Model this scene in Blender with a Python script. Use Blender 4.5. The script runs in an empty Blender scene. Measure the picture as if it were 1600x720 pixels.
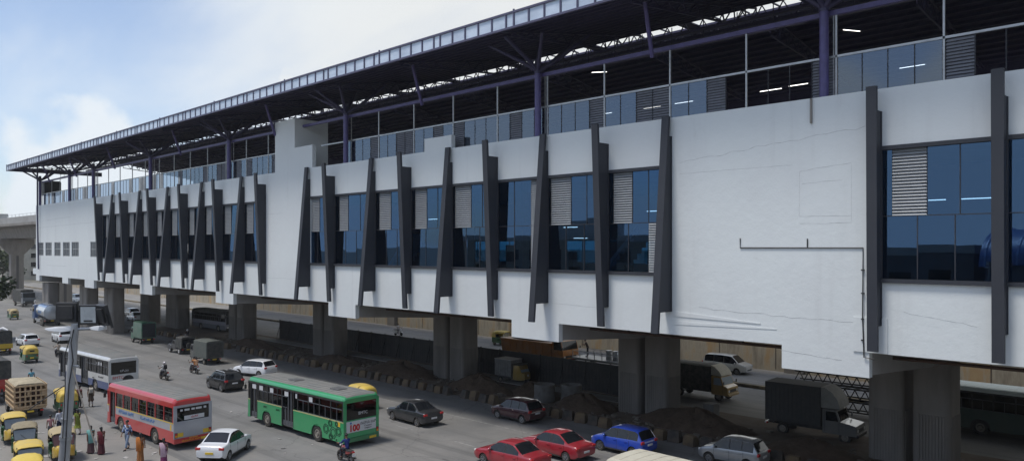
import bpy, bmesh, math, random
from math import sin, cos, pi, radians, sqrt
from mathutils import Vector, Matrix
random.seed(7)
scene = bpy.context.scene
COL = scene.collection

# ------------------------------------------------------------------ materials
MATS = {}
def newmat(name):
    m = bpy.data.materials.new(name); m.use_nodes = True
    nt = m.node_tree
    for n in list(nt.nodes): nt.nodes.remove(n)
    out = nt.nodes.new('ShaderNodeOutputMaterial')
    return m, nt, out
def N(nt, t, **kw):
    n = nt.nodes.new(t)
    for k, v in kw.items():
        if k in n.inputs: n.inputs[k].default_value = v
        else: setattr(n, k, v)
    return n
def c4(c): return (c[0], c[1], c[2], 1)
def mat(name, col, rough=.6, metal=0.0, dirt=None, dirt_amt=.0, scale=3.0, bump=0.0, bscale=40.0, stretch=None, var=.0, spec=.5, coat=0.0):
    """plain procedural material: base colour, noise driven colour change, optional dirt and bump"""
    if name in MATS: return MATS[name]
    m, nt, out = newmat(name)
    b = N(nt, 'ShaderNodeBsdfPrincipled'); b.inputs['Roughness'].default_value = rough; b.inputs['Metallic'].default_value = metal
    b.inputs['Specular IOR Level'].default_value = spec
    b.inputs['Coat Weight'].default_value = coat; b.inputs['Coat Roughness'].default_value = .05
    nt.links.new(b.outputs[0], out.inputs[0])
    tc = N(nt, 'ShaderNodeTexCoord'); mp = N(nt, 'ShaderNodeMapping')
    nt.links.new(tc.outputs['Object'], mp.inputs[0])
    if stretch: mp.inputs['Scale'].default_value = stretch
    no = N(nt, 'ShaderNodeTexNoise', Scale=scale, Detail=6.0, Roughness=.62)
    nt.links.new(mp.outputs[0], no.inputs['Vector'])
    cr = N(nt, 'ShaderNodeValToRGB'); cr.color_ramp.elements[0].position = .38; cr.color_ramp.elements[1].position = .68
    nt.links.new(no.outputs[0], cr.inputs[0])
    mx = N(nt, 'ShaderNodeMix', data_type='RGBA')
    d = dirt if dirt else tuple(x * (1 - var) for x in col)
    amt = dirt_amt if dirt else 1.0
    mx.inputs[6].default_value = c4(col)
    mx.inputs[7].default_value = c4(tuple(col[i] * (1 - amt) + d[i] * amt for i in range(3)))
    nt.links.new(cr.outputs[0], mx.inputs[0]); nt.links.new(mx.outputs[2], b.inputs['Base Color'])
    if bump:
        n2 = N(nt, 'ShaderNodeTexNoise', Scale=bscale, Detail=5.0); nt.links.new(tc.outputs['Object'], n2.inputs['Vector'])
        bp = N(nt, 'ShaderNodeBump', Strength=bump, Distance=.05); nt.links.new(n2.outputs[0], bp.inputs['Height']); nt.links.new(bp.outputs[0], b.inputs['Normal'])
    MATS[name] = m
    return m
def emit(name, col, s):
    if name in MATS: return MATS[name]
    m, nt, out = newmat(name); e = N(nt, 'ShaderNodeEmission'); e.inputs[0].default_value = c4(col); e.inputs[1].default_value = s
    nt.links.new(e.outputs[0], out.inputs[0]); MATS[name] = m; return m
def glassmat(name, tint, ior=1.9, rough=.02, gcol=(1,1,1), wav=0.0):
    """architectural glass: tinted see-through plus fresnel mirror"""
    if name in MATS: return MATS[name]
    m, nt, out = newmat(name)
    t = N(nt, 'ShaderNodeBsdfTransparent'); t.inputs[0].default_value = c4(tint)
    g = N(nt, 'ShaderNodeBsdfGlossy'); g.inputs['Roughness'].default_value = rough; g.inputs[0].default_value = c4(gcol)
    f = N(nt, 'ShaderNodeFresnel', IOR=ior); mx = N(nt, 'ShaderNodeMixShader')
    ge = N(nt, 'ShaderNodeNewGeometry'); io = N(nt, 'ShaderNodeMapRange'); io.inputs[3].default_value = ior; io.inputs[4].default_value = 1 / ior; nt.links.new(ge.outputs['Backfacing'], io.inputs[0]); nt.links.new(io.outputs[0], f.inputs['IOR'])
    if wav:
        tc = N(nt, 'ShaderNodeTexCoord'); n2 = N(nt, 'ShaderNodeTexNoise', Scale=.9, Detail=1.0); nt.links.new(tc.outputs['Object'], n2.inputs['Vector'])
        bp = N(nt, 'ShaderNodeBump', Strength=wav, Distance=.05); nt.links.new(n2.outputs[0], bp.inputs['Height']); nt.links.new(bp.outputs[0], g.inputs['Normal'])
    nt.links.new(f.outputs[0], mx.inputs[0]); nt.links.new(t.outputs[0], mx.inputs[1]); nt.links.new(g.outputs[0], mx.inputs[2]); nt.links.new(mx.outputs[0], out.inputs[0])
    MATS[name] = m; return m

DUST = (.30, .26, .21)
def paint(name, c, **k):
    k.setdefault('dirt', DUST); k.setdefault('dirt_amt', .10); k.setdefault('rough', .28); k.setdefault('coat', .9); k.setdefault('scale', 1.2)
    return mat(name, c, **k)
def plaster():
    m, nt, out = newmat('station plaster'); L = nt.links.new
    b = N(nt, 'ShaderNodeBsdfPrincipled', Roughness=.85); L(b.outputs[0], out.inputs[0]); tc = N(nt, 'ShaderNodeTexCoord')
    def noise(sc, stretch, det=6.0, rough=.6):
        mp = N(nt, 'ShaderNodeMapping'); mp.inputs['Scale'].default_value = stretch; L(tc.outputs['Object'], mp.inputs[0])
        n = N(nt, 'ShaderNodeTexNoise', Scale=sc, Detail=det, Roughness=rough); L(mp.outputs[0], n.inputs['Vector']); return n
    def ramp(n, a, c):
        r = N(nt, 'ShaderNodeMapRange', interpolation_type='SMOOTHSTEP'); r.inputs[1].default_value = a; r.inputs[2].default_value = c; L(n.outputs[0], r.inputs[0]); return r
    col = None
    prev = (.69, .715, .705, 1)
    for n, a, c, k, tint in ((noise(.22, (1, 1, .7)), .35, .7, .5, (.62, .63, .63, 1)), (noise(1.6, (1, 1, .07), 4.0), .54, .80, .24, (.47, .47, .46, 1)), (noise(.9, (.5, 1, 3.2), 3.0), .60, .66, .16, (.72, .73, .72, 1)), (noise(3.5, (1, 1, 1), 8.0, .7), .58, .8, .30, (.46, .46, .45, 1)), (noise(.5, (1, 1, .5), 9.0, .75), .62, .72, .28, (.47, .46, .43, 1))):
        r = ramp(n, a, c); mu = N(nt, 'ShaderNodeMath', operation='MULTIPLY'); L(r.outputs[0], mu.inputs[0]); mu.inputs[1].default_value = k
        mx = N(nt, 'ShaderNodeMix', data_type='RGBA'); L(mu.outputs[0], mx.inputs[0]); mx.inputs[7].default_value = tint
        if col is None: mx.inputs[6].default_value = prev
        else: L(col.outputs[2], mx.inputs[6])
        col = mx
    L(col.outputs[2], b.inputs['Base Color'])
    n2 = noise(2.2, (1, 1, 1), 8.0, .65); bp = N(nt, 'ShaderNodeBump', Strength=.35, Distance=.05); L(n2.outputs[0], bp.inputs['Height']); L(bp.outputs[0], b.inputs['Normal'])
    return m
white_wall = plaster()
fin_grey = mat('fin grey cladding', (.042, .045, .054), .55, spec=.25, dirt=(.055, .056, .062), dirt_amt=.4, scale=.8)
trim_grey = mat('frame grey', (.10, .105, .115), .45, var=.2)
purple = mat('purple steel', (.088, .072, .20), .45, var=.25)
dpurple = mat('dark purple steel', (.05, .045, .10), .55, var=.3)
roof_under = mat('roof sheet', (.06, .055, .115), .6, var=.35, stretch=(.3, 6, 1))
roof_mid = mat('roof girder', (.04, .037, .06), .7, var=.2)
steel = mat('galvanised steel', (.42, .43, .44), .38, .6, dirt=(.25, .25, .25), dirt_amt=.5)
louvre_m = mat('louvre slat', (.36, .375, .39), .55, .2, var=.15)
louvre_d = mat('louvre slat dark', (.30, .31, .345), .5, .3, var=.2)
concrete = mat('pier concrete', (.25, .228, .205), .9, dirt=(.16, .145, .128), dirt_amt=.8, scale=.8, bump=.2, stretch=(1, 1, .25))
soffit = mat('soffit concrete', (.34, .33, .32), .9, dirt=(.25, .24, .22), dirt_amt=.7, scale=.5, bump=.15)
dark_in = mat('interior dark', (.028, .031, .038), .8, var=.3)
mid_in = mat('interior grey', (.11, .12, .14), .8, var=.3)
win_glass = glassmat('station glass', (.15, .27, .40), 2.3, .01, (.27, .52, .95), .012)
rail_glass = glassmat('railing glass', (.34, .41, .50), 2.3, .05, (.66, .80, 1.0))
fascia_glass = mat('fascia panel', (.62, .70, .80), .25, dirt=(.42, .48, .58), dirt_amt=.9, scale=.5, stretch=(1, 1, 2))
tube_m = emit('tube lamp', (1, .98, .94), 2.2)
rubber = mat('tyre rubber', (.022, .021, .02), .85, dirt=(.13, .115, .095), dirt_amt=.5, scale=5)
alloy = mat('wheel alloy', (.45, .45, .46), .35, .7, var=.3)
hubm = mat('steel hub dusty', (.28, .25, .21), .7, var=.4, scale=6)
black = mat('black trim', (.02, .02, .021), .5, dirt=DUST, dirt_amt=.12)
chrome = mat('chrome', (.6, .6, .6), .15, 1.0)
car_glass = mat('car glass', (.010, .012, .015), .05, spec=.55)
bus_glass = glassmat('bus glass', (.22, .24, .25), 1.6, .03)
clear_glass = glassmat('clear glass', (.55, .6, .6), 1.6, .03)
tail_red = mat('tail lamp red', (.45, .02, .02), .2, spec=.8)
lampw = mat('lamp lens', (.7, .7, .68), .12, spec=.9)
amber = mat('amber lens', (.8, .3, .03), .2)
plate_y = mat('yellow plate', (.75, .52, .04), .5, var=.2)
plate_w = mat('white plate', (.7, .7, .7), .5, var=.2)
skin_m = mat('skin brown', (.25, .14, .09), .6, var=.15)
hair_m = mat('black hair', (.012, .01, .009), .5, var=.3)
wood = mat('crate wood', (.50, .36, .21), .8, dirt=(.33, .22, .13), dirt_amt=.8, scale=6, stretch=(1, 1, 3))
sackm = mat('sack cloth', (.42, .36, .25), .95, var=.35, bump=.3)
tarp_d = mat('dark tarpaulin', (.035, .037, .035), .8, dirt=DUST, dirt_amt=.2, bump=.3, bscale=5)
dirt_m = mat('excavated soil', (.068, .044, .028), .98, dirt=(.115, .08, .054), dirt_amt=.9, scale=2.0, bump=.9, bscale=5)
seat_m = mat('seat vinyl', (.16, .17, .2), .6, var=.3)

# ------------------------------------------------------------------ objects
def tag(o, label=None, cat=None, group=None, kind=None):
    if label: o['label'] = label
    if cat: o['category'] = cat
    if group: o['group'] = group
    if kind: o['kind'] = kind
    return o
def thing(name, label, cat, loc=(0, 0, 0), ang=0.0, group=None):
    o = bpy.data.objects.new(name, None); COL.objects.link(o)
    o.empty_display_size = .3
    o.location = loc; o.rotation_euler = (0, 0, radians(ang))
    return tag(o, label, cat, group)
def dup(o, parent=None):
    c = o.copy(); COL.objects.link(c)
    if parent is not None: c.parent = parent
    for ch in list(o.children): dup(ch, c)
    return c
class MB:
    def __init__(s): s.v = []; s.f = []; s.mi = []; s.cur = 0
    def m(s, i): s.cur = i; return s
    def add(s, vs, fs):
        n = len(s.v); s.v += [tuple(p) for p in vs]
        for f in fs: s.f.append([i + n for i in f]); s.mi.append(s.cur)
        return s
    def box(s, x0, x1, y0, y1, z0, z1, M=None):
        vs = [Vector(p) for p in ((x0, y0, z0), (x1, y0, z0), (x1, y1, z0), (x0, y1, z0), (x0, y0, z1), (x1, y0, z1), (x1, y1, z1), (x0, y1, z1))]
        if M is not None: vs = [M @ p for p in vs]
        return s.add(vs, [(0, 3, 2, 1), (4, 5, 6, 7), (0, 1, 5, 4), (1, 2, 6, 5), (2, 3, 7, 6), (3, 0, 4, 7)])
    def cbox(s, c, d, M=None):
        R = Matrix.Translation(c) @ (M if M is not None else Matrix.Identity(4))
        return s.box(-d[0]/2, d[0]/2, -d[1]/2, d[1]/2, -d[2]/2, d[2]/2, R)
    def beam(s, p0, p1, w, h=None):
        """square bar between two points"""
        p0, p1 = Vector(p0), Vector(p1); h = h or w; d = p1 - p0
        q = d.to_track_quat('X', 'Z').to_matrix().to_4x4()
        return s.box(0, d.length, -w/2, w/2, -h/2, h/2, Matrix.Translation(p0) @ q)
    def ring(s, c, ax, r, n, ph=0):
        q = Vector(ax).to_track_quat('Z', 'Y').to_matrix()
        return [Vector(c) + q @ Vector((r * cos(2*pi*i/n + ph), r * sin(2*pi*i/n + ph), 0)) for i in range(n)]
    def loft(s, rings, caps=True, close=True):
        n = len(rings[0]); vs = [p for r in rings for p in r]; fs = []
        for i in range(len(rings) - 1):
            for j in range(n if close else n - 1):
                k = (j + 1) % n
                fs.append((i*n + j, i*n + k, (i+1)*n + k, (i+1)*n + j))
        if caps:
            fs.append(tuple(range(n))[::-1]); fs.append(tuple((len(rings)-1)*n + j for j in range(n)))
        return s.add(vs, fs)
    def cyl(s, p0, p1, r0, r1=None, n=10, caps=True):
        r1 = r0 if r1 is None else r1; d = Vector(p1) - Vector(p0)
        return s.loft([s.ring(p0, d, r0, n), s.ring(p1, d, r1, n)], caps)
    def tube(s, pts, r, n=6):
        pts = [Vector(p) for p in pts]; rs = []
        for i, p in enumerate(pts):
            d = (pts[min(i+1, len(pts)-1)] - pts[max(i-1, 0)])
            rs.append(s.ring(p, d, r if not isinstance(r, (list, tuple)) else r[i], n))
        return s.loft(rs)
    def lathe(s, c, ax, prof, n=16):
        """prof: list of (distance along axis, radius)"""
        a = Vector(ax).normalized()
        return s.loft([s.ring(Vector(c) + a * t, a, max(r, 1e-4), n) for t, r in prof])
    def prism(s, poly, y0, y1, axis='y'):
        """polygon in (x,z) drawn out along y (or (y,z) along x)"""
        n = len(poly)
        f = (lambda a, b, t: (a, t, b)) if axis == 'y' else ((lambda a, b, t: (t, a, b)) if axis == 'x' else (lambda a, b, t: (a, b, t)))
        vs = [f(a, b, y0) for a, b in poly] + [f(a, b, y1) for a, b in poly]
        fs = [tuple(range(n)), tuple(range(2*n - 1, n - 1, -1))] + [(i, (i+1) % n, n + (i+1) % n, n + i) for i in range(n)]
        return s.add(vs, fs)
    def ball(s, c, r, nu=12, nv=8, z0=-1.0, M=None):
        rings = []
        for i in range(nv + 1):
            a = -pi/2 + pi * i / nv; zz = max(sin(a), z0); rr = cos(a) if sin(a) >= z0 else sqrt(max(0, 1 - z0*z0))
            rr = max(rr, .002)
            rings.append([Vector((rr * cos(2*pi*j/nu) * r[0], rr * sin(2*pi*j/nu) * r[1], zz * r[2])) for j in range(nu)])
        rings = [[(Vector(c) + (M @ p if M is not None else p)) for p in q] for q in rings]
        return s.loft(rings)
    def mesh(s, name, mats, smooth=None, recalc=True):
        me = bpy.data.meshes.new(name); me.from_pydata(s.v, [], s.f)
        mats = mats if isinstance(mats, (list, tuple)) else [mats]
        for k in mats: me.materials.append(k)
        if len(mats) > 1: me.polygons.foreach_set('material_index', s.mi)
        if recalc:
            bm = bmesh.new(); bm.from_mesh(me); bmesh.ops.recalc_face_normals(bm, faces=bm.faces); bm.to_mesh(me); bm.free()
        if smooth:
            me.polygons.foreach_set('use_smooth', [True] * len(me.polygons)); me.set_sharp_from_angle(angle=radians(smooth))
        me.update(); return me
    def build(s, name, mats, parent=None, smooth=None, bevel=0.0, loc=None, recalc=True):
        o = bpy.data.objects.new(name, s.mesh(name, mats, smooth, recalc)); COL.objects.link(o)
        if parent is not None: o.parent = parent
        if loc is not None: o.location = loc
        if bevel:
            b = o.modifiers.new('edge', 'BEVEL'); b.width = bevel; b.segments = 2; b.limit_method = 'ANGLE'; b.angle_limit = radians(40)
        return o
def link(name, me, parent, loc=(0, 0, 0), rot=None):
    o = bpy.data.objects.new(name, me); COL.objects.link(o); o.parent = parent; o.location = loc
    if rot is not None: o.rotation_euler = rot
    return o
FONTSEEN = []
def text(parent, s, size, loc, rot, m, name='lettering', w=1.0, bold=0.0):
    cu = bpy.data.curves.new(name, 'FONT'); cu.body = s; cu.size = size; cu.align_x = 'CENTER'; cu.align_y = 'CENTER'; cu.extrude = .004; cu.offset = bold; cu.resolution_u = 3
    o = bpy.data.objects.new('tmp', cu); COL.objects.link(o)
    bpy.context.view_layer.update()
    me = bpy.data.meshes.new_from_object(o.evaluated_get(bpy.context.evaluated_depsgraph_get()))
    bpy.data.objects.remove(o)
    me.materials.clear(); me.materials.append(m); me.name = name
    q = link(name, me, parent, loc, rot); q.scale = (w, 1, 1); return q
ROT_REAR = (pi/2, 0, -pi/2)   # lettering read from behind the vehicle
ROT_LEFT = (pi/2, 0, pi)      # lettering read from the vehicle's left side
ROT_RIGHT = (pi/2, 0, 0)
ROT_FRONT = (pi/2, 0, pi/2)
def lerp(a, b, t): return a + (b - a) * t
def interp(pts, x):
    if x <= pts[0][0]: return pts[0][1]
    for (a, va), (b, vb) in zip(pts, pts[1:]):
        if x <= b: return lerp(va, vb, (x - a) / (b - a) if b > a else 0)
    return pts[-1][1]

# ------------------------------------------------------------------ wheels
WM = {}
def wheel(parent, x, y, r, w, rimm, side, style='car', z=None):
    """tyre (part) with a rim (sub-part); side +1 = left of vehicle"""
    key = (round(r, 3), round(w, 3), style)
    if key not in WM:
        t = MB().lathe((0, -w/2, 0), (0, 1, 0), [(0, r*.62), (0, r*.9), (w*.12, r*.98), (w*.3, r), (w*.7, r), (w*.88, r*.98), (w, r*.9), (w, r*.62), (w*.8, r*.6), (w*.2, r*.6)], 20).mesh('tyre', rubber, 40)
        k = MB()
        if style == 'car':
            k.lathe((0, w*.25, 0), (0, 1, 0), [(0, r*.61), (.01, r*.61)], 18)
            k.m(1)
            k.lathe((0, w*.3, 0), (0, 1, 0), [(0, r*.63), (w*.2, r*.63), (w*.2, r*.55), (.0, r*.52)], 18)
            for i in range(5):
                a = 2*pi*i/5; k.beam((0, w*.44, 0), (r*.6*cos(a), w*.44, r*.6*sin(a)), r*.19, r*.06)
            k.lathe((0, w*.36, 0), (0, 1, 0), [(0, r*.16), (w*.14, r*.13)], 10)
        elif style == 'bike':
            k.m(1)
            k.lathe((0, -w*.3, 0), (0, 1, 0), [(0, r*.72), (w*.6, r*.72), (w*.6, r*.64), (0, r*.64)], 18)
            for i in range(3): a = pi*i/3; k.beam((-r*.66*cos(a), 0, -r*.66*sin(a)), (r*.66*cos(a), 0, r*.66*sin(a)), .03)
        else:
            k.m(1)
            k.lathe((0, w*.1, 0), (0, 1, 0), [(0, r*.6), (w*.1, r*.6), (w*.38, r*.55), (w*.4, r*.45), (w*.2, r*.36), (w*.2, r*.3), (w*.46, r*.2), (w*.5, r*.08)], 18)
        WM[key] = (t, k.mesh('rim', [black, rimm], 35))
    t, k = WM[key]
    o = link('wheel', t, parent, (x, y, r if z is None else z), (0, 0, 0 if side > 0 else pi))
    q = link('rim', k, o)
    if q.data.materials[1] is not rimm:
        kk = (key, rimm.name)
        if kk not in WM: WM[kk] = k.copy(); WM[kk].materials[1] = rimm
        q.data = WM[kk]
    return o

# ------------------------------------------------------------------ cars
PROF = {
 'sedan': dict(top=[(0, .47), (.008, .60), (.025, .655), (.15, .685), (.19, .73), (.32, .965), (.40, 1.0), (.54, .99), (.59, .955), (.735, .655), (.88, .585), (.965, .50), (1, .36)], back=(.165, .325), wind=(.585, .735), side=(.215, .69), pil=(.44,), belt=[(0, .61), (.2, .645), (.7, .60), (1, .5)]),
 'hatch': dict(top=[(0, .45), (.01, .60), (.03, .66), (.105, .93), (.16, .985), (.42, 1.0), (.56, .985), (.61, .95), (.775, .635), (.91, .565), (.98, .47), (1, .36)], back=(.03, .11), wind=(.605, .775), side=(.09, .735), pil=(.27, .47), belt=[(0, .63), (.2, .64), (.75, .59), (1, .5)]),
 'suv': dict(top=[(0, .45), (.008, .58), (.028, .66), (.095, .92), (.14, .98), (.40, 1.0), (.58, .985), (.63, .95), (.755, .67), (.93, .61), (.985, .52), (1, .38)], back=(.028, .10), wind=(.625, .755), side=(.085, .72), pil=(.25, .47), belt=[(0, .64), (.2, .66), (.72, .62), (1, .55)]),
 'mpv': dict(top=[(0, .4), (.008, .56), (.022, .63), (.07, .93), (.11, .98), (.40, 1.0), (.63, .975), (.68, .94), (.825, .62), (.945, .54), (.985, .46), (1, .36)], back=(.022, .075), wind=(.675, .825), side=(.06, .79), pil=(.27, .5), belt=[(0, .6), (.2, .6), (.8, .555), (1, .5)]),
}
def car(label, cat, loc, ang, kind, L, W, H, pm, roofm=None, plate=plate_w, group=None, name=None, rimm=None, lampy=.72, railm=None, clad=False, z=0.0):
    P = PROF[kind]; t = thing(name or 'car', label, cat, (loc[0], loc[1], z), ang, group)
    rw = .29 if kind != 'suv' else .34; R = rw + .055
    wx = (.185 * L, .805 * L) if kind != 'mpv' else (.19*L, .80*L)
    xs = set(round(i * L / 46, 4) for i in range(47)) | {0.004*L, .015*L, .985*L, .995*L}
    for w in wx:
        for i in range(11): xs.add(round(w + R * cos(pi * i / 10), 4))
        xs.add(round(w + R + .012, 4)); xs.add(round(w - R - .012, 4))
    for a in P['back'] + P['wind'] + P['side']: xs.add(round(a * L, 4))
    for p in P['pil']: xs.add(round((p - .012) * L, 4)); xs.add(round((p + .012) * L, 4))
    xs = sorted(xs); rings = []
    for x in xs:
        u = x / L
        zt = interp(P['top'], u) * H; zb0 = interp([(0, .36), (.05, .23), (.12, .2), (.88, .2), (.95, .22), (1, .3)], u)
        if kind == 'suv': zb0 += .05
        belt = min(interp(P['belt'], u) * H, zt - .03)
        hw = W/2 * (1 - .16 * max(0, (u - .86) / .14) ** 2.2 - .10 * max(0, (.10 - u) / .10) ** 2)
        cab = max(0, min(1, (zt - belt) / (H * (1 - .62))))
        zb = zb0
        for w in wx:
            if abs(x - w) < R: zb = max(zb, rw + sqrt(max(0, R*R - (x - w) ** 2)))
        rwid = hw * lerp(.93, .745, cab)
        low = max(.44 * H * .9, zb + .015)
        prof = [(0, zb), (hw - .17, zb), (hw - .035, max(zb + .004, zb0 + .05)), (hw * 1.0, max(zb + .01, zb0 + .2)), (hw * 1.0, max(low, zb + .02)), (hw * .985, max(belt - .05, zb + .03)), (hw * .955, max(belt, zb + .04)),
                (rwid + .012, max(belt + .02, zt - .065 * (.4 + .6*cab))), (rwid - .07, zt - .012), (rwid * .5, zt + .012 * cab), (0, zt + .02 * cab)]
        x_ = x - L/2
        ring = [(x_, -y, zz) for y, zz in prof] + [(x_, y, zz) for y, zz in prof[-2:0:-1]]
        rings.append(ring)
    n = len(rings[0]); np_ = 11
    body, pl_, gl, gr, gw, gb, rf, dk = MB(), MB(), MB(), MB(), MB(), MB(), MB(), MB()
    for i in range(len(xs) - 1):
        um = (xs[i] + xs[i+1]) / 2 / L
        for j in range(n):
            k = (j + 1) % n
            seg = min(j, n - 1 - j)      # 0..9 counted from bottom centre
            q = [rings[i][j], rings[i][k], rings[i+1][k], rings[i+1][j]]
            tgt = body
            if seg == 0 or seg == 1 or (clad and seg == 2): tgt = dk
            elif seg == 6 and P['side'][0] < um < P['side'][1] and not any(abs(um - p) < .012 for p in P['pil']): tgt = gl if j > n // 2 else gr
            elif seg == 6 and P['side'][0] < um < P['side'][1]: tgt = pl_
            elif seg in (8, 9) and P['wind'][0] < um < P['wind'][1]: tgt = gw
            elif seg in (8, 9) and P['back'][0] < um < P['back'][1]: tgt = gb
            elif roofm and seg in (6, 7, 8, 9) and P['back'][0] < um < P['wind'][1]: tgt = rf
            tgt.add(q, [(0, 1, 2, 3)])
    for ring in (rings[0], rings[-1]): body.add(ring, [tuple(range(n))])
    def weld(mb, name, m):
        if not mb.f: return
        o = mb.build(name, m, t, None, recalc=False)
        bm = bmesh.new(); bm.from_mesh(o.data); bmesh.ops.remove_doubles(bm, verts=bm.verts, dist=1e-4); bmesh.ops.recalc_face_normals(bm, faces=bm.faces)
        bm.to_mesh(o.data); bm.free()
        o.data.polygons.foreach_set('use_smooth', [True] * len(o.data.polygons)); o.data.set_sharp_from_angle(angle=radians(38))
    for mb in (body, gl, gw, gb, rf, dk):
        c = Vector((0, 0, H * .5))
    weld(body, 'body', pm); weld(gl, 'side_window', car_glass); weld(gr, 'side_window', car_glass); weld(gw, 'windscreen', car_glass); weld(gb, 'rear_window', car_glass)
    weld(pl_, 'door_pillar', black)
    if roofm: weld(rf, 'roof', roofm)
    weld(dk, 'underbody', black)
    for w in wx:
        for s in (1, -1): wheel(t, w - L/2, s * (W/2 - .1), rw, .2, rimm or alloy, s)
    xr, xf = -L/2, L/2
    zl = interp(P['belt'], .02) * H * .93
    for s in (1, -1):
        MB().cbox((0, 0, 0), (.10, .30, .17 if kind != 'sedan' else .15)).build('tail_lamp', tail_red, t, 40, .03, (xr + .055, s * (W/2 * .80), zl - .02))
        M = Matrix.Rotation(s * -.45, 4, 'Z')
        MB().cbox((0, 0, 0), (.16, .34, .14), M).build('headlight', lampw, t, 40, .04, (xf - .12, s * (W/2 * .66), interp(P['top'], .955) * H - .12))
        mm = MB().ball((0, 0, 0), (.07, .11, .075), 10, 6); mm.build('wing_mirror', pm, t, 60, 0, (P['wind'][1] * L - L/2 - .25, s * (W/2 + .06), interp(P['belt'], .7) * H + .06))
        hb = MB()
        for hx in ((P['pil'][-1] + .02), (P['pil'][-1] - .19)): hb.box(hx * L - L/2, hx * L - L/2 + .17, s * (W/2 - .01), s * (W/2 + .025), H * .52, H * .545)
        hb.build('door_handle', pm, t, None)
        sb = MB()
        for hx in (P['pil'][-1], P['pil'][-1] - .225, P['pil'][-1] + .25):
            sb.box(hx * L - L/2 - .006, hx * L - L/2 + .006, s * (W/2 - .012), s * (W/2 + .003), .36, interp(P['belt'], hx) * H - .06)
        sb.build('door_seam', black, t)
        MB().box(wx[0] - L/2 + R + .03, wx[1] - L/2 - R - .03, s * (W/2 - .03), s * (W/2 + .012), .24, .31 if not clad else .38).build('sill_trim', black, t)
    MB().cbox((0, 0, 0), (.03, .46, .11)).build('number_plate', plate, t, None, 0, (xr - .012, 0, .46 * H if kind != 'sedan' else .40 * H))
    MB().cbox((0, 0, 0), (.06, W * .72, .12)).build('rear_bumper', black, t, None, .02, (xr + .04, 0, .40))
    MB().cbox((0, 0, 0), (.06, W * .5, .12)).build('grille', black, t, None, .02, (xf - .02, 0, .44))
    if railm:
        for s in (1, -1): MB().tube([(-L*.33, s * W*.33, H - .03), (-L*.30, s * W*.335, H + .035), (L*.06, s * W*.335, H + .035), (L*.09, s * W*.33, H - .03)], .02).build('roof_rail', railm, t)
    return t
# ------------------------------------------------------------------ buses
def arch_panel(b, x0, x1, z0, z1, wheels, R, rz, ya, yb):
    """lower side panel with wheel openings, as one shell of narrow upright strips"""
    pts = [(x0, z0)]
    for w in sorted(wheels):
        if x0 < w - R and w + R < x1:
            a0 = math.asin(max(-1, min(1, (z0 - rz) / R))); xa = R * cos(a0)
            pts.append((w - xa, z0))
            for i in range(1, 14):
                a = pi - a0 - (pi - 2*a0) * i / 14
                pts.append((w + R * cos(a), rz + R * sin(a)))
            pts.append((w + xa, z0))
    pts.append((x1, z0))
    for (xa, za), (xb, zb) in zip(pts, pts[1:]):
        b.add([(xa, ya, za), (xb, ya, zb), (xb, ya, z1), (xa, ya, z1), (xa, yb, za), (xb, yb, zb), (xb, yb, z1), (xa, yb, z1)], [(0, 1, 2, 3), (7, 6, 5, 4), (0, 4, 5, 1)])
    b.add([(x0, ya, z0), (x0, yb, z0), (x0, yb, z1), (x0, ya, z1)], [(0, 1, 2, 3)]); b.add([(x1, ya, z0), (x1, yb, z0), (x1, yb, z1), (x1, ya, z1)], [(3, 2, 1, 0)])
    b.add([(x0, ya, z1), (x1, ya, z1), (x1, yb, z1), (x0, yb, z1)], [(0, 1, 2, 3)])
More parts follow.
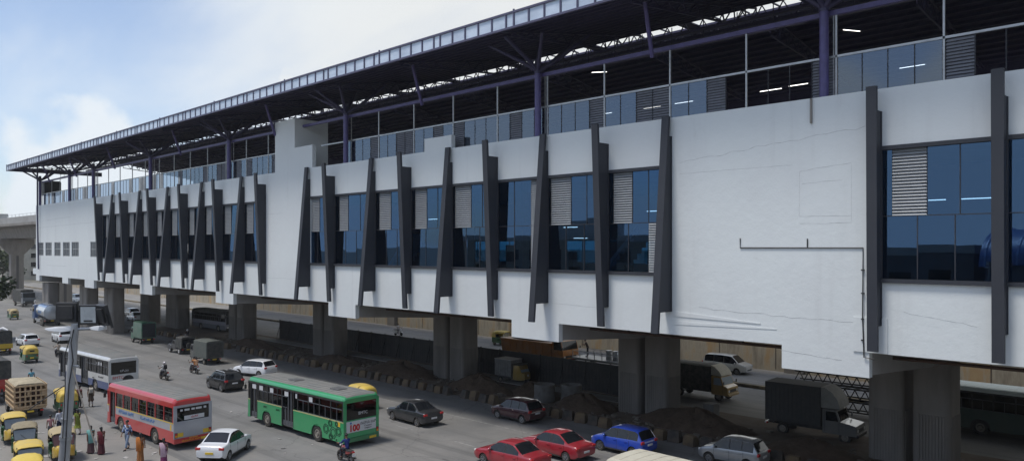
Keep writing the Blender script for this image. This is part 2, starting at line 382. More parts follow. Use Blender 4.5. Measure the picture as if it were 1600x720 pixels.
def bus(name, label, loc, ang, L, W, H, skirt, band, top, roofm, group, stripe=None, doors=((None, None),), split=False, bumper=None, rear_panel=None, zs=(.36, .98, 1.45, 2.42), nwin=8, wr=.47, wxs=None, hatch=False, hoodm=None):
    t = thing(name, label, 'bus', (loc[0], loc[1], 0), ang, group)
    z0, z1, z2, z3 = zs; h = W / 2; xr, xf = -L/2, L/2; th = .06
    wxs = wxs or (xr + .27 * L, xf - .21 * L)
    R = wr + .1
    for s in (1, -1):
        ds = sorted(d for d in doors if d[0] is not None) if s > 0 else []
        cuts = [xr + .0] + [v for d in ds for v in d] + [xf]
        sk, bd, st, pl = MB(), MB(), MB(), MB()
        ya, yb = (h - th, h) if s > 0 else (-h, -h + th)
        yo = h * s
        for a, b in zip(cuts[0::2], cuts[1::2]):
            if b - a < .05: continue
            arch_panel(sk, a, b, z0, z1, wxs, R, wr, ya, yb)
            bd.box(a, b, ya, yb, z1, z2)
            if stripe: st.box(a, b, min(yo, yo + .008*s), max(yo, yo + .008*s), z2 - .06, z2 - .005)
        sk.build('skirt_panel', skirt, t); bd.build('side_panel', band, t)
        if stripe: st.build('stripe', stripe, t)
        pl.box(xr, xf, ya, yb, z3, z3 + .12)
        xsn = [lerp(xr + .12, xf - .12, i / nwin) for i in range(nwin + 1)]
        gaps = []
        for a, b in zip(xsn, xsn[1:]):
            gaps.append((a, b))
        for xq in xsn:
            if any(d[0] + .02 < xq < d[1] - .02 for d in ds): continue
            pl.box(xq - .035, xq + .035, ya + .008 if s > 0 else ya, yb if s > 0 else yb - .008, z2, z3)
        pl.box(xr, xr + .16, ya, yb, z2, z3); pl.box(xf - .16, xf, ya, yb, z2, z3)
        for d in ds:
            for xq in d: pl.box(xq - .04, xq + .04, ya + .004, yb + .004, z0 + .05, z3)
        pl.build('window_pillar', top if not split else black, t)
        yg0, yg1 = ((h - .05, h - .04) if s > 0 else (-h + .04, -h + .05))
        for a, b in gaps:
            if any(a < (d[0] + d[1]) / 2 < b for d in ds): continue
            w_ = MB().box(a + .035, b - .035, yg0, yg1, z2, z3).build('window', bus_glass, t)
            fr = MB(); yy0, yy1 = (h - .04, h - .015) if s > 0 else (-h + .015, -h + .04)
            fr.box(a + .035, b - .035, yy0, yy1, z2 + (z3 - z2) * .62, z2 + (z3 - z2) * .66)
            fr.box((a + b) / 2 - .015, (a + b) / 2 + .015, yy0, yy1, z2, z2 + (z3 - z2) * .62)
            fr.box(a + .036, b - .036, yy0, yy1, z2 + .001, z2 + .03)
            if not split:
                for k in range(2): fr.box(a + .036, b - .036, yy0 + .004, yy1, z2 + .16 + .16 * k, z2 + .175 + .16 * k)
            fr.build('window_frame', trim_grey if split else black, w_)
        for d in ds:
            D = MB(); n = 4 if d[1] - d[0] > 1.0 else 2
            for k in range(n):
                a, b = lerp(d[0], d[1], k / n), lerp(d[0], d[1], (k + 1) / n)
                D.m(0).box(a + .02, a + .07, h - .12, h - .06, z0 + .1, z3 - .02).box(b - .06, b - .01, h - .12, h - .06, z0 + .1, z3 - .02).box(a + .07, b - .06, h - .12, h - .06, z0 + .1, z0 + .4)
                D.m(1).box(a + .07, b - .06, h - .1, h - .08, z0 + .4, z3 - .02)
            D.build('door', [trim_grey, bus_glass], t)
            MB().box(d[0], d[1], h - .35, h - .13, z0 + .02, z0 + .12).build('door_step', steel, t)
    # roof shell
    secs = [(h, z3 + .12), (h, H - .24), (h - .03, H - .14), (h - .10, H - .06), (h - .2, H - .02), (h * .45, H + .02), (0, H + .03)]
    ringp = [(y, z) for y, z in secs] + [(-y, z) for y, z in secs[-2::-1]]
    def rr(x, k): return [(x, y * (1 - k * .06), z - k * .2 * max(0, (z - z3 - .12)) / (H - z3)) for y, z in ringp]
    rings = [rr(xr, 1.2), rr(xr + .05, .6), rr(xr + .16, 0), rr(xf - .2, 0), rr(xf - .06, .6), rr(xf, 1.3)]
    ed, rf = MB(), MB(); n = len(ringp)
    for i in range(len(rings) - 1):
        for j in range(n - 1):
            q = [rings[i][j], rings[i][j+1], rings[i+1][j+1], rings[i+1][j]]
            mid = (j >= 4 and j < n - 5) and 0 < i < len(rings) - 2
            (rf if mid else ed).add(q, [(0, 1, 2, 3)])
    ed.add(rings[0], [tuple(range(n))]); ed.add(rings[-1], [tuple(range(n))])
    ed.build('cant_rail', top, t, 40); rf.build('roof', roofm, t, 40)
    rb = MB()
    for k in range(int(L / .55)):
        x = xr + .4 + .55 * k
        if x < xf - .35:
            rp_ = [(h - .22, H - .02), (h * .45, H + .02), (0, H + .03), (-h * .45, H + .02), (-h + .22, H - .02)]
            rb.loft([[(x, y, z - .01), (x + .035, y, z - .01), (x + .035, y, z + .012), (x, y, z + .012)] for y, z in rp_])
    rb.build('roof_rib', roofm, t)
    # rear and front
    bw = band if rear_panel is None else rear_panel
    rp = MB(); rp.box(xr - .03, xr + .03, -h, h, z0 + .25, z2 + .05); rp.build('rear_panel', bw, t, None, .015)
    cp = MB()
    for s in (1, -1): cp.box(xr - .028, xr + .04, min(s*h, s*(h - .2)), max(s*h, s*(h - .2)), z2 + .05, z3 + .12)
    cp.box(xr - .026, xr + .03, -h + .2, h - .2, z3 - .02, z3 + .12); cp.build('rear_pillar', band if not split else top, t)
    MB().box(xr - .012, xr, -h + .2, h - .2, z2 + .05, z3 - .02).build('rear_window', bus_glass, t)
    MB().box(xr - .06, xr + .2, -h + .005, h - .005, z0 - .04, z0 + .25).build('rear_bumper', bumper or skirt, t, None, .03)
    for s in (1, -1):
        tl = MB(); tl.m(0).box(-.02, .02, -.07, .07, .13, .24).m(1).box(-.02, .02, -.07, .07, 0, .12).m(2).box(-.015, .02, -.085, .085, -.03, .27)
        tl.build('tail_lamp', [tail_red, amber, black], t, None, 0, (xr - .04, s * (h - .14), z0 + .34))
    MB().cbox((0, 0, 0), (.02, .5, .14)).build('number_plate', plate_y, t, None, 0, (xr - .065, -.62 * h, z0 + .06))
    fp = MB(); fp.box(xf - .04, xf + .04, -h, h, z0, 1.2)
    for s in (1, -1): fp.box(xf - .04, xf + .02, min(s*h, s*(h - .12)), max(s*h, s*(h - .12)), 1.2, z3 + .12)
    fp.build('front_panel', band, t, None, .03)
    MB().box(xf - .01, xf + .01, -h + .12, h - .12, 1.2, z3 + .1).build('windscreen', bus_glass, t)
    MB().box(xf - .05, xf + .12, -h + .01, h - .01, z0 - .05, z0 + .22).build('front_bumper', bumper or black, t, None, .03)
    for s in (1, -1):
        MB().lathe((xf + .03, s * (h - .35), .75), (1, 0, 0), [(0, .12), (.03, .12), (.04, .02)], 14).build('headlight', lampw, t, 40)
        mr = MB().tube([(xf, s * h, z3), (xf + .16, s * (h + .08), z3), (xf + .18, s * (h + .10), z3 - .2)], .02); mr.cbox((xf + .18, s * (h + .1), z3 - .33), (.05, .15, .28))
        mr.build('wing_mirror', black, t)
    # interior
    MB().box(xr + .1, xf - .1, -h + .1, h - .1, z0 + .3, z0 + .38).build('floor', dark_in, t)
    MB().box(xr + .3, xf - .3, -h + .3, h - .3, z0 - .1, z0 + .3).build('chassis', black, t)
    x = xr + .5
    while x < xf - 1.6:
        for s in (1, -1):
            if s > 0 and any(d[0] is not None and d[0] - .5 < x < d[1] + .1 for d in doors): continue
            sb = MB(); y0 = s * (h - .62)
            sb.cbox((x + .25, y0, z0 + .8), (.45, .86, .1)); sb.cbox((x, y0, z0 + 1.2), (.09, .86, .8)); sb.build('seat', seat_m, t, None, .03)
        x += .95
    for w in wxs:
        for s in (1, -1): wheel(t, w, s * (h - .17), wr, .28, hubm, s, 'heavy')
        MB().prism([(w + (R + .02) * cos(pi*i/10), wr + (R + .02) * sin(pi*i/10)) for i in range(11)], -h + .07, h - .07).build('wheel_housing', black, t)
    if hatch:
        for hx in hatch: MB().box(hx - .45, hx + .45, -.35, .35, H + .02, H + .075).build('roof_hatch', mat('hatch lid', (.09, .09, .09), .7), t, None, .02)
    return t

# ------------------------------------------------------------------ auto rickshaws
def rickshaw(label, loc, ang, group, hood, body, z=0.0, windm=None, hoodback=None, frontm=None):
    t = thing('auto_rickshaw', label, 'auto rickshaw', (loc[0], loc[1], z), ang, group)
    # rear tub
    def sec(x, w, zb, zt, r=.06): return [(x, -w, zb), (x, -w, zt - r), (x, -w + r, zt), (x, w - r, zt), (x, w, zt - r), (x, w, zb)]
    b = MB()
    b.loft([sec(-1.32, .56, .42, .92), sec(-1.27, .62, .34, .97), sec(-.42, .65, .30, .97), sec(-.36, .65, .30, .9)])
    b.build('rear_body', body, t, 40, .015)
    b = MB().box(-.36, .66, -.6, .6, .28, .36); b.build('floor', black, t)
    fm = frontm or body
    b = MB(); b.loft([sec(.62, .56, .30, .98, .1), sec(.80, .54, .32, 1.02, .14), sec(1.02, .42, .40, .98, .18), sec(1.18, .24, .52, .88, .14)])
    b.build('front_cowl', fm, t, 50, .02)
    b = MB().box(-.38, .66, .58, .64, .30, .55).box(-.38, .66, -.64, -.58, .30, .55); b.build('side_sill', body, t)
    # hood: canopy over everything, closed at the back
    def hs(x, w, zb, zt):
        p = []
        for i in range(9):
            a = pi * i / 8; p.append((x, w * (abs(cos(a)) ** .55) * (1 if cos(a) >= 0 else -1), zb + (zt - zb) * (sin(a) ** .6 if 0 < i < 8 else 0)))
        return p
    def hshell(x, w, zb, zt): return hs(x, w, zb, zt) + [(x, q[1] * .95, q[2] - .03 if q[2] > zb + .05 else q[2]) for q in hs(x, w, zb, zt)[::-1]]
    b = MB(); b.loft([hshell(-1.36, .56, .98, 1.50), hshell(-1.30, .62, .97, 1.62), hshell(-1.0, .66, .97, 1.72), hshell(-.62, .67, .97, 1.75)])
    b.loft([hshell(-.62, .67, 1.42, 1.75), hshell(0, .67, 1.46, 1.77), hshell(.55, .64, 1.46, 1.73), hshell(.74, .60, 1.46, 1.66)])
    b.build('hood', hood, t, 50)
    b = MB().prism([(y, z) for _, y, z in hs(-1.34, .56, .98, 1.50)], -1.35, -1.32, 'x'); b.build('hood_back', hoodback or hood, t)
    MB().cbox((-1.365, 0, 1.28), (.03, .44, .16)).build('rear_window', car_glass, t, None, .02)
    # windscreen frame
    b = MB()
    for s in (1, -1):
        b.tube([(.86, s*.50, 1.0), (.70, s*.56, 1.55), (.60, s*.57, 1.66)], .024); b.tube([(-.6, s*.64, .9), (-.62, s*.65, 1.5)], .02); b.tube([(.12, s*.62, .4), (.12, s*.645, 1.5)], .014)
    b.tube([(.865, -.5, 1.0), (.865, .5, 1.0)], .022); b.tube([(.69, -.56, 1.57), (.69, .56, 1.57)], .022)
    b.build('windscreen_frame', black, t)
    MB().add([(.865, -.49, 1.02), (.865, .49, 1.02), (.71, .55, 1.55), (.71, -.55, 1.55)], [(0, 1, 2, 3)]).build('windscreen', windm or clear_glass, t)
    wp = MB().tube([(.875, .1, 1.02), (.80, -.2, 1.32)], .009); wp.build('wiper', black, t)
    st = MB(); st.box(-1.15, -.6, -.52, .52, .55, .72).box(-1.25, -1.12, -.52, .52, .7, 1.2); st.build('passenger_seat', black, t, None, .04)
    MB().box(.05, .35, -.3, .3, .52, .66).build('driver_seat', black, t, None, .04)
    MB().tube([(.6, .33, 1.0), (.66, 0, .97), (.6, -.33, 1.0)], .018).build('handlebar', black, t)
    MB().lathe((1.14, 0, .78), (1, 0, .1), [(0, .09), (.06, .1), (.1, .09), (.11, .01)], 14).build('headlight', lampw, t, 40)
    for s in (1, -1): MB().cbox((-1.335, s * .47, .78), (.03, .1, .16)).build('tail_lamp', tail_red, t, None, .01)
    MB().cbox((-1.335, 0, .58), (.02, .36, .16)).build('number_plate', plate_y, t)
    MB().box(-1.40, -1.30, -.5, .5, .34, .42).build('rear_bumper', black, t, None, .01)
    for s in (1, -1): wheel(t, -.92, s * .54, .22, .12, hubm, s, 'heavy')
    wheel(t, 1.12, 0, .22, .11, hubm, 1, 'heavy')
    fd = MB(); fd.loft([[(1.12 + r * cos(a), y, .22 + r * sin(a)) for (r, y) in ((.26, -.09), (.28, -.06), (.28, .06), (.26, .09))] for a in [pi * .05 + pi * .9 * i / 8 for i in range(9)]], False, False)
    fd.build('mudguard', fm, t, 40)
    return t

# ------------------------------------------------------------------ lorries and small goods carriers
def cabin(t, x0, x1, W, z0, z1, pm, hood=0.0, visor=False, glass=car_glass, bull=False):
    """cab with the windscreen to +x, x0 back wall, x1 foot of the windscreen, bonnet length hood"""
    h = W / 2; zb = z0 + (z1 - z0) * (.50 if not hood else .52)
    poly = [(x0, z0), (x0, z1 - .04), (x0 + .04, z1), (x1 - .30, z1), (x1 - .22, z1 - .05), (x1, zb)]
    if hood: poly += [(x1 + hood * .55, zb - .07), (x1 + hood * .93, zb - .14), (x1 + hood, zb - .28), (x1 + hood, z0 + .08), (x1 + hood - .06, z0)]
    else: poly += [(x1 + .03, zb - .2), (x1 + .03, z0)]
    MB().prism(poly, -h, h).build('cab', pm, t, None, .05)
    nx, nz = (zb - (z1 - .05)), -.22
    a = Vector((x1 - .02, 0, zb + .05)); b = Vector((x1 - .21, 0, z1 - .1))
    d = Vector((b.z - a.z, 0, a.x - b.x)).normalized() * .012
    MB().add([(p.x + d.x, s * (h - .09), p.z + d.z) for p in (a, b) for s in (1, -1)], [(0, 1, 3, 2)]).build('windscreen', glass, t)
    for s in (1, -1):
        y = s * (h + .006)
        MB().add([(x0 + .22, y, zb + .02), (x1 - .12, y, zb + .02), (x1 - .30, y, z1 - .13), (x0 + .22, y, z1 - .13)], [(0, 1, 2, 3)]).build('side_window', glass, t)
        MB().box(x0 + .15, x0 + .165, min(y, s*(h + .002)), max(y, s*(h + .002)), z0 + .1, z1 - .1).box(x1 - .09, x1 - .075, min(y, s*(h + .002)), max(y, s*(h + .002)), z0 + .1, zb).build('door_seam', black, t)
        mr = MB().tube([(x1 - .05, s * h, zb + .1), (x1 + .1, s * (h + .16), zb + .2)], .012); mr.cbox((x1 + .1, s * (h + .18), zb + .22), (.04, .14, .24)); mr.build('wing_mirror', black, t)
        MB().lathe((x1 + (hood or .03), s * (h - .25), z0 + .34), (1, 0, 0), [(-.02, .1), (.03, .1), (.04, .02)], 12).build('headlight', lampw, t, 40)
    xx = x1 + (hood or .03)
    MB().box(xx - .02, xx + .03, -h + .42, h - .42, z0 + .24, z0 + .46).build('grille', black, t, None, .01)
    MB().box(xx - .05, xx + .1, -h + .02, h - .02, z0 - .05, z0 + .14).build('front_bumper', black if not bull else bull, t, None, .03)
def chassis(t, x0, x1, W, z, wheels, r, w=.2, dual=False, rimm=hubm):
    c = MB()
    for s in (1, -1): c.box(x0, x1, s * .36 - .05, s * .36 + .05, z - .18, z)
    for k in range(5): c.box(lerp(x0, x1, k/4) - .04 if k else x0, lerp(x0, x1, k/4) + .04 if k < 4 else x1, -.31, .31, z - .14, z - .04)
    for wx in wheels: c.cyl((wx, -W/2 + .2, r), (wx, W/2 - .2, r), .06)
    c.box(x0 + .4, x0 + .46, -W/2 + .1, W/2 - .1, z - .1, z - .02)
    c.build('chassis', black, t)
    for wx in wheels:
        for s in (1, -1): wheel(t, wx, s * (W/2 - w/2 - .02), r, w, rimm, s, 'heavy')
    for s in (1, -1): MB().cbox((x0 - .02, s * (W/2 - .2), z - .12), (.05, .2, .1)).build('tail_lamp', tail_red, t)
    MB().cbox((x0 - .02, 0, z - .14), (.03, .4, .12)).build('number_plate', plate_y, t)
def tarp_body(t, x0, x1, W, z0, z1, m, name='canopy', sag=.05, arch=.12, n=10, open_back=False, backm=None):
    rs = []; h = W/2
    for i in range(n + 1):
        x = lerp(x0, x1, i / n); k = (-sag if i % 2 else 0)
        rs.append([(x, -h, z0), (x, -h + k*.4, lerp(z0, z1, .5)), (x, -h + .02, z1 - arch), (x, -h + .15, z1 - arch * .4 + k*.4), (x, 0, z1 + k*.6), (x, h - .15, z1 - arch * .4 + k*.4), (x, h - .02, z1 - arch), (x, h - k*.4, lerp(z0, z1, .5)), (x, h, z0)])
    MB().loft(rs, True).build(name, m, t, 50)
    if backm: MB().box(x0 - .03, x0 - .012, -h + .12, h - .12, z0 + .1, z1 - arch - .1).build('back_sheet', backm, t)  # flat sheet laid on the closed canopy end

# ------------------------------------------------------------------ motorcycles
def motorcycle(label, loc, ang, pm, group, scooter=False, z=0.0):
    t = thing('scooter' if scooter else 'motorcycle', label, 'scooter' if scooter else 'motorcycle', (loc[0], loc[1], z), ang, group)
    r = .25 if scooter else .3
    wheel(t, -.62, 0, r, .1, alloy, 1, 'bike'); wheel(t, .62, 0, r, .09, alloy, 1, 'bike')
    f = MB()
    for s in (1, -1): f.tube([(.62, s*.07, r), (.42, s*.07, .78), (.36, s*.07, .95)], .022)
    f.tube([(.36, -.33, 1.0), (.4, -.12, 1.03), (.4, .12, 1.03), (.36, .33, 1.0)], .014)
    f.tube([(-.62, .08, r), (-.2, .09, .35), (.15, .06, .4), (.4, 0, .85)], .025); f.tube([(-.62, -.08, r), (-.2, -.09, .35), (.15, -.06, .4), (.4, 0, .85)], .025)
    f.tube([(.4, 0, .84), (-.1, 0, .72), (-.7, 0, .74)], .03)
    f.build('frame', black, t, 50)
    if scooter:
        MB().loft([[(x, -w, z0), (x, -w*.8, z1), (x, w*.8, z1), (x, w, z0)] for x, w, z0, z1 in ((-.85, .08, .5, .68), (-.6, .19, .32, .74), (-.15, .2, .28, .72), (-.1, .18, .25, .4), (.25, .17, .22, .3), (.3, .19, .25, .7), (.42, .15, .5, .98), (.46, .06, .7, 1.0))]).build('body_shell', pm, t, 40, .03)
    else:
        MB().ball((.12, 0, .80), (.27, .13, .14), 12, 8).build('fuel_tank', pm, t, 60)
        MB().loft([[(x, -w, z0), (x, -w, z1), (x, w, z1), (x, w, z0)] for x, w, z0, z1 in ((-.88, .05, .74, .8), (-.5, .11, .58, .74), (-.2, .12, .5, .7))]).build('tail_cowl', pm, t, 40, .02)
        e = MB().box(-.15, .2, -.13, .13, .28, .56).cyl((.1, 0, .5), (.2, 0, .68), .1); e.build('engine', mat('engine metal', (.12, .12, .12), .5, .6), t, None, .03)
    MB().loft([[(x, -w, z0), (x, -w*.9, z1), (x, w*.9, z1), (x, w, z0)] for x, w, z0, z1 in ((-.78, .1, .74, .82), (-.35, .14, .72, .80), (-.02, .1, .72, .79))]).build('seat', black, t, 40, .02)
    MB().ball((.46, 0, .90), (.09, .1, .1), 10, 6).build('headlight', lampw, t, 60)
    MB().cbox((-.90, 0, .74), (.05, .14, .07)).build('tail_lamp', tail_red, t, None, .01)
    MB().cbox((-.93, 0, .58), (.02, .2, .12)).build('number_plate', plate_w, t)
    MB().tube([(.0, -.14, .3), (-.4, -.16, .3), (-.85, -.17, .38)], [.025, .05, .055], 8).build('exhaust', chrome, t, 50)
    for x, a0, a1 in ((.62, .3, .75), (-.62, .15, .6)):
        MB().loft([[(x + (r + .05) * cos(a), y, r + (r + .05) * sin(a)) for y in (-.07, .07)] for a in [pi * lerp(a0, a1, i/6) for i in range(7)]], False, False).build('mudguard', pm, t, 40)
    for s in (1, -1):
        q = MB().tube([(.38, s*.25, 1.02), (.42, s*.32, 1.2)], .008); q.ball((.42, s*.33, 1.23), (.015, .06, .04), 8, 5); q.build('mirror', black, t)
    return t

# ------------------------------------------------------------------ people
def skinmesh(name, chains, m, parent, sub=1):
    vs, es, rad, roots = [], [], [], []
    idx = {}
    for ch in chains:
        prev = None
        for key, p, r in ch:
            if key not in idx:
                idx[key] = len(vs); vs.append(p); rad.append(r if isinstance(r, tuple) else (r, r))
                if prev is None: roots.append(idx[key])
            if prev is not None: es.append((idx[prev], idx[key]))
            prev = key
    me = bpy.data.meshes.new(name); me.from_pydata(vs, es, []); me.materials.append(m)
    o = bpy.data.objects.new(name, me); COL.objects.link(o)
    md = o.modifiers.new('skin', 'SKIN'); md.use_smooth_shade = True; md.branch_smoothing = .4
    lay = me.skin_vertices[0].data if me.skin_vertices else None
    if lay is None:
        bm = bmesh.new(); bm.from_mesh(me); bm.verts.layers.skin.verify(); bm.to_mesh(me); bm.free(); lay = me.skin_vertices[0].data
    for i, r in enumerate(rad): lay[i].radius = r; lay[i].use_root = i in roots
    sd = o.modifiers.new('smooth', 'SUBSURF'); sd.levels = sub; sd.render_levels = sub
    o.parent = parent
    return o
def person(label, loc, ang, group=None, pose='stand', shirt=None, lower=None, style='trousers', h=1.68, ph=.5, sleeve=.6, scarf=None, bag=None, helmet=None, hairlong=False, z=0.0, arms=(0, 0), lean=0.0, cap=None, armbend=.25):
    t = thing('person', label, 'person', (loc[0], loc[1], z), ang, group)
    k = h / 1.7; V = lambda x, y, zz: (x * k, y * k, zz * k)
    sit = pose == 'ride'
    hz = .92 if not sit else .86
    hx = -.18 if sit else 0.0
    ln = lean if not sit else .12 + lean
    def up(d): return (hx + ln * d, hz + d)       # along the leaning trunk
    J = {}
    J['pel'] = V(hx, 0, hz + .03)
    for nm, d in (('wai', .2), ('che', .38), ('nec', .53), ('hb', .58), ('hd', .68), ('cr', .755)):
        x, zz = up(d); J[nm] = V(x + (.02 if nm in ('hd', 'cr', 'hb') else 0), 0, zz)
    ch = [[('pel', J['pel'], .095*k), ('wai', J['wai'], .085*k), ('che', J['che'], .092*k), ('nec', J['nec'], .052*k), ('hb', J['hb'], .055*k), ('hd', J['hd'], (.083*k, .10*k)), ('cr', J['cr'], .055*k)],
          [('hd', None, 0), ('nose', V(up(.66)[0] + .135, 0, up(.66)[1]), .016*k)]]
    shirt_ch = [[('hem', (J['pel'][0], 0, J['pel'][2] - .09*k), (.152*k, .128*k)), ('pel', J['pel'], (.15*k, .125*k)), ('wai', J['wai'], (.14*k, .115*k)), ('che', J['che'], (.158*k, .125*k)), ('nec', (J['nec'][0], 0, J['nec'][2] - .03*k), .07*k)]]
    low_ch = [[('pel', (J['pel'][0], 0, J['pel'][2] + .04), (.148*k, .112*k)), ('pl', J['pel'], (.14*k, .11*k))]]
    for s in (1, -1):
        nm = 'l' if s > 0 else 'r'
        sx, sz = up(.47)
        a = arms[0 if s > 0 else 1]
        sw = ph * .55 * (-s) if pose == 'walk' else 0.0
        if sit:
            el, wr_, hd = V(sx + .18, s*.24, sz - .2), V(sx + .42, s*.27, sz - .24), V(sx + .48, s*.28, sz - .24)
        elif a:
            el, wr_, hd = V(sx + .12, s*.22, sz - .24), V(sx + .28, s*.14, sz - .24 + .28 * a), V(sx + .33, s*.12, sz - .22 + .33 * a)
        else:
            el, wr_, hd = V(sx + sw * .22, s*.215, sz - .27), V(sx + sw * .40 + armbend * .16, s*.225, sz - .50), V(sx + sw * .44 + armbend * .2, s*.22, sz - .575)
        ch.append([('che', None, 0), ('sh' + nm, V(sx, s*.165, sz), .062*k), ('el' + nm, el, .043*k), ('wr' + nm, wr_, .029*k), ('pa' + nm, hd, (.038*k, .02*k))])
        hv, wv = Vector(hd), Vector(wr_); d = (hv - wv).normalized(); sd = Vector((0, 0, 1)).cross(d)
        sd = sd.normalized() if sd.length > .1 else Vector((1, 0, 0))
        up_ = d.cross(sd)
        for q in range(4):
            b0 = hv + sd * (.022 * k * (q - 1.5)); ln_ = (.062, .072, .07, .055)[q] * k
            ch.append([('f%s%d' % (nm, q), tuple(b0 - d * .01), .011*k), ('g%s%d' % (nm, q), tuple(b0 + d * ln_ * .55 + up_ * .006), .010*k), ('h%s%d' % (nm, q), tuple(b0 + d * ln_ + up_ * .022), .008*k)])
        ch.append([('t%s' % nm, tuple(hv - d * .035 + sd * .02 * k), .012*k), ('u%s' % nm, tuple(hv + sd * .058 * k + d * .012), .011*k), ('v%s' % nm, tuple(hv + sd * .062 * k + d * .045), .009*k)])
        shirt_ch.append([('che', None, 0), ('sh' + nm, V(sx, s*.165, sz + .004), .075*k), ('el' + nm, tuple(Vector(V(sx, s*.165, sz)).lerp(Vector(el), sleeve if sleeve <= 1 else 1)), .058*k)] + ([('wr' + nm, tuple(Vector(el).lerp(Vector(wr_), sleeve - 1)), .042*k)] if sleeve > 1 else []))
        if sit: kn, an, to = V(hx + .40, s*.2, hz - .10), V(hx + .28, s*.2, .34), V(hx + .42, s*.21, .31)
        elif pose == 'walk':
            g = s * ph; kn, an, to = V(.13 * g + .05, s*.095, .50), V(.30 * g - (.05 if g < 0 else 0), s*.09, .085 + (.07 if g < 0 else 0)), V(.30 * g + .15 - (.06 if g < 0 else 0), s*.10, .045)
        else: kn, an, to = V(.01, s*.10, .49), V(-.01, s*.10, .085), V(.14, s*.115, .04)
        ch.append([('pel', None, 0), ('hi' + nm, V(hx, s*.085, hz - .03), .088*k), ('kn' + nm, kn, .06*k), ('an' + nm, an, .042*k), ('to' + nm, to, .036*k)])
        low_ch.append([('pl', None, 0), ('hi' + nm, V(hx, s*.088, hz - .04), .098*k), ('kn' + nm, kn, .074*k), ('an' + nm, tuple(Vector(an) + Vector((0, 0, .03))), .06*k)])
        sh = MB().ball((to[0] - .035, to[1], max(to[2], .045) - .005), (.125*k, .048*k, .045*k), 10, 6); sh.build('shoe', black, t, 60)
    skinmesh('body', ch, skin_m, t)
    hx_, hz_ = J['hd'][0], J['hd'][2]
    if helmet: MB().ball((hx_, 0, hz_ + .01), (.145*k, .125*k, .14*k), 14, 9, -.5).build('helmet', helmet, t, 60)
    else:
        hb = MB().ball((hx_ - .018, 0, hz_ + .025), (.108*k, .094*k, .105*k), 12, 8, -.25)
        if hairlong: hb.ball((hx_ - .085, 0, hz_ - .06), (.05*k, .06*k, .11*k), 10, 6)
        hb.build('hair', hair_m, t, 60)
    for s in (1, -1): MB().ball((hx_ + .095*k, s*.032*k, hz_ + .005), (.012, .014, .009), 6, 4).build('eye', black, t, 60)
    MB().ball((hx_ + .092*k, 0, hz_ - .052*k), (.012, .026, .007), 6, 4).build('mouth', mat('lip', (.16, .06, .05), .6), t, 60)
    if cap: MB().ball((hx_ - .01, 0, hz_ + .03), (.115*k, .10*k, .10*k), 12, 8, 0.0).build('cap', cap, t, 60)
    if shirt: skinmesh('shirt', shirt_ch, shirt, t)
    if style == 'trousers': skinmesh('trousers', low_ch, lower, t)
    else:
        # draped skirt of a sari or long kurta: pleats fall from the hip and the hem swings with the step
        rs = []; zt = J['pel'][2] + .14 * k; zb = .06 if style == 'sari' else .46 * k; nn = 28
        for i in range(9):
            u = i / 8; zz = lerp(zt, zb, u)
            rx = interp([(0, .105), (.2, .135), (.45, .15), (1, .25 if pose == 'walk' else .19)], u) * k; ry = interp([(0, .135), (.2, .175), (.45, .165), (1, .19)], u) * k
            rs.append([(hx - .02*u + rx * cos(a) * (1 + .13 * u * sin(7*a + 1.3) + .05 * u * sin(13*a)), ry * sin(a) * (1 + .13 * u * sin(7*a + 1.3) + .05 * u * sin(13*a)), zz + (.035 * u * sin(3*a) if i == 8 else 0)) for a in [2*pi*j/nn for j in range(nn)]])
        MB().loft(rs).build('skirt', lower, t, 75)
        if style == 'sari':      # a band of cloth wrapped once round the hip and up to the shoulder
            bd = []
            for i in range(11):
                a = -2.6 + i * .42; uu = i / 10; zz = lerp(J['pel'][2] - .12, J['nec'][2] - .06, uu ** 1.1)
                r1 = interp([(0, .19), (.5, .165), (1, .16)], uu) * k
                bd.append([(hx + r1 * .80 * cos(a), r1 * 1.05 * sin(a), zz - .10), (hx + r1 * .86 * cos(a), r1 * 1.12 * sin(a), zz), (hx + r1 * .80 * cos(a), r1 * 1.02 * sin(a), zz + .10), (hx + r1 * .72 * cos(a), r1 * .95 * sin(a), zz)])
            MB().loft(bd).build('sari_drape', scarf or lower, t, 75)
        if style == 'kurta': skinmesh('trousers', low_ch, mat('white leggings', (.5, .45, .42), .9), t)
    if scarf:
        # cloth over one shoulder falling behind
        sx, sz = up(.50); pts = [(.13, -.06, up(.1)[1]), (.15, .03, up(.3)[1]), (.10, .12, up(.47)[1]), (.0, .15, up(.535)[1]), (-.12, .13, up(.42)[1]), (-.17, .10, up(.15)[1]), (-.20, .08, hz - .25)]
        rs = []
        for i, (x, y, zz) in enumerate(pts):
            x += ln * max(0, zz - hz) + hx; w = lerp(.10, .17, i / 6)
            rs.append([V(x * 1.06, y - w, zz), V(x * 1.12, y, zz + .02), V(x * 1.06, y + w * .7, zz), V(x * 1.0, y, zz - .005)])
        MB().loft(rs).build('shawl', scarf, t, 60)
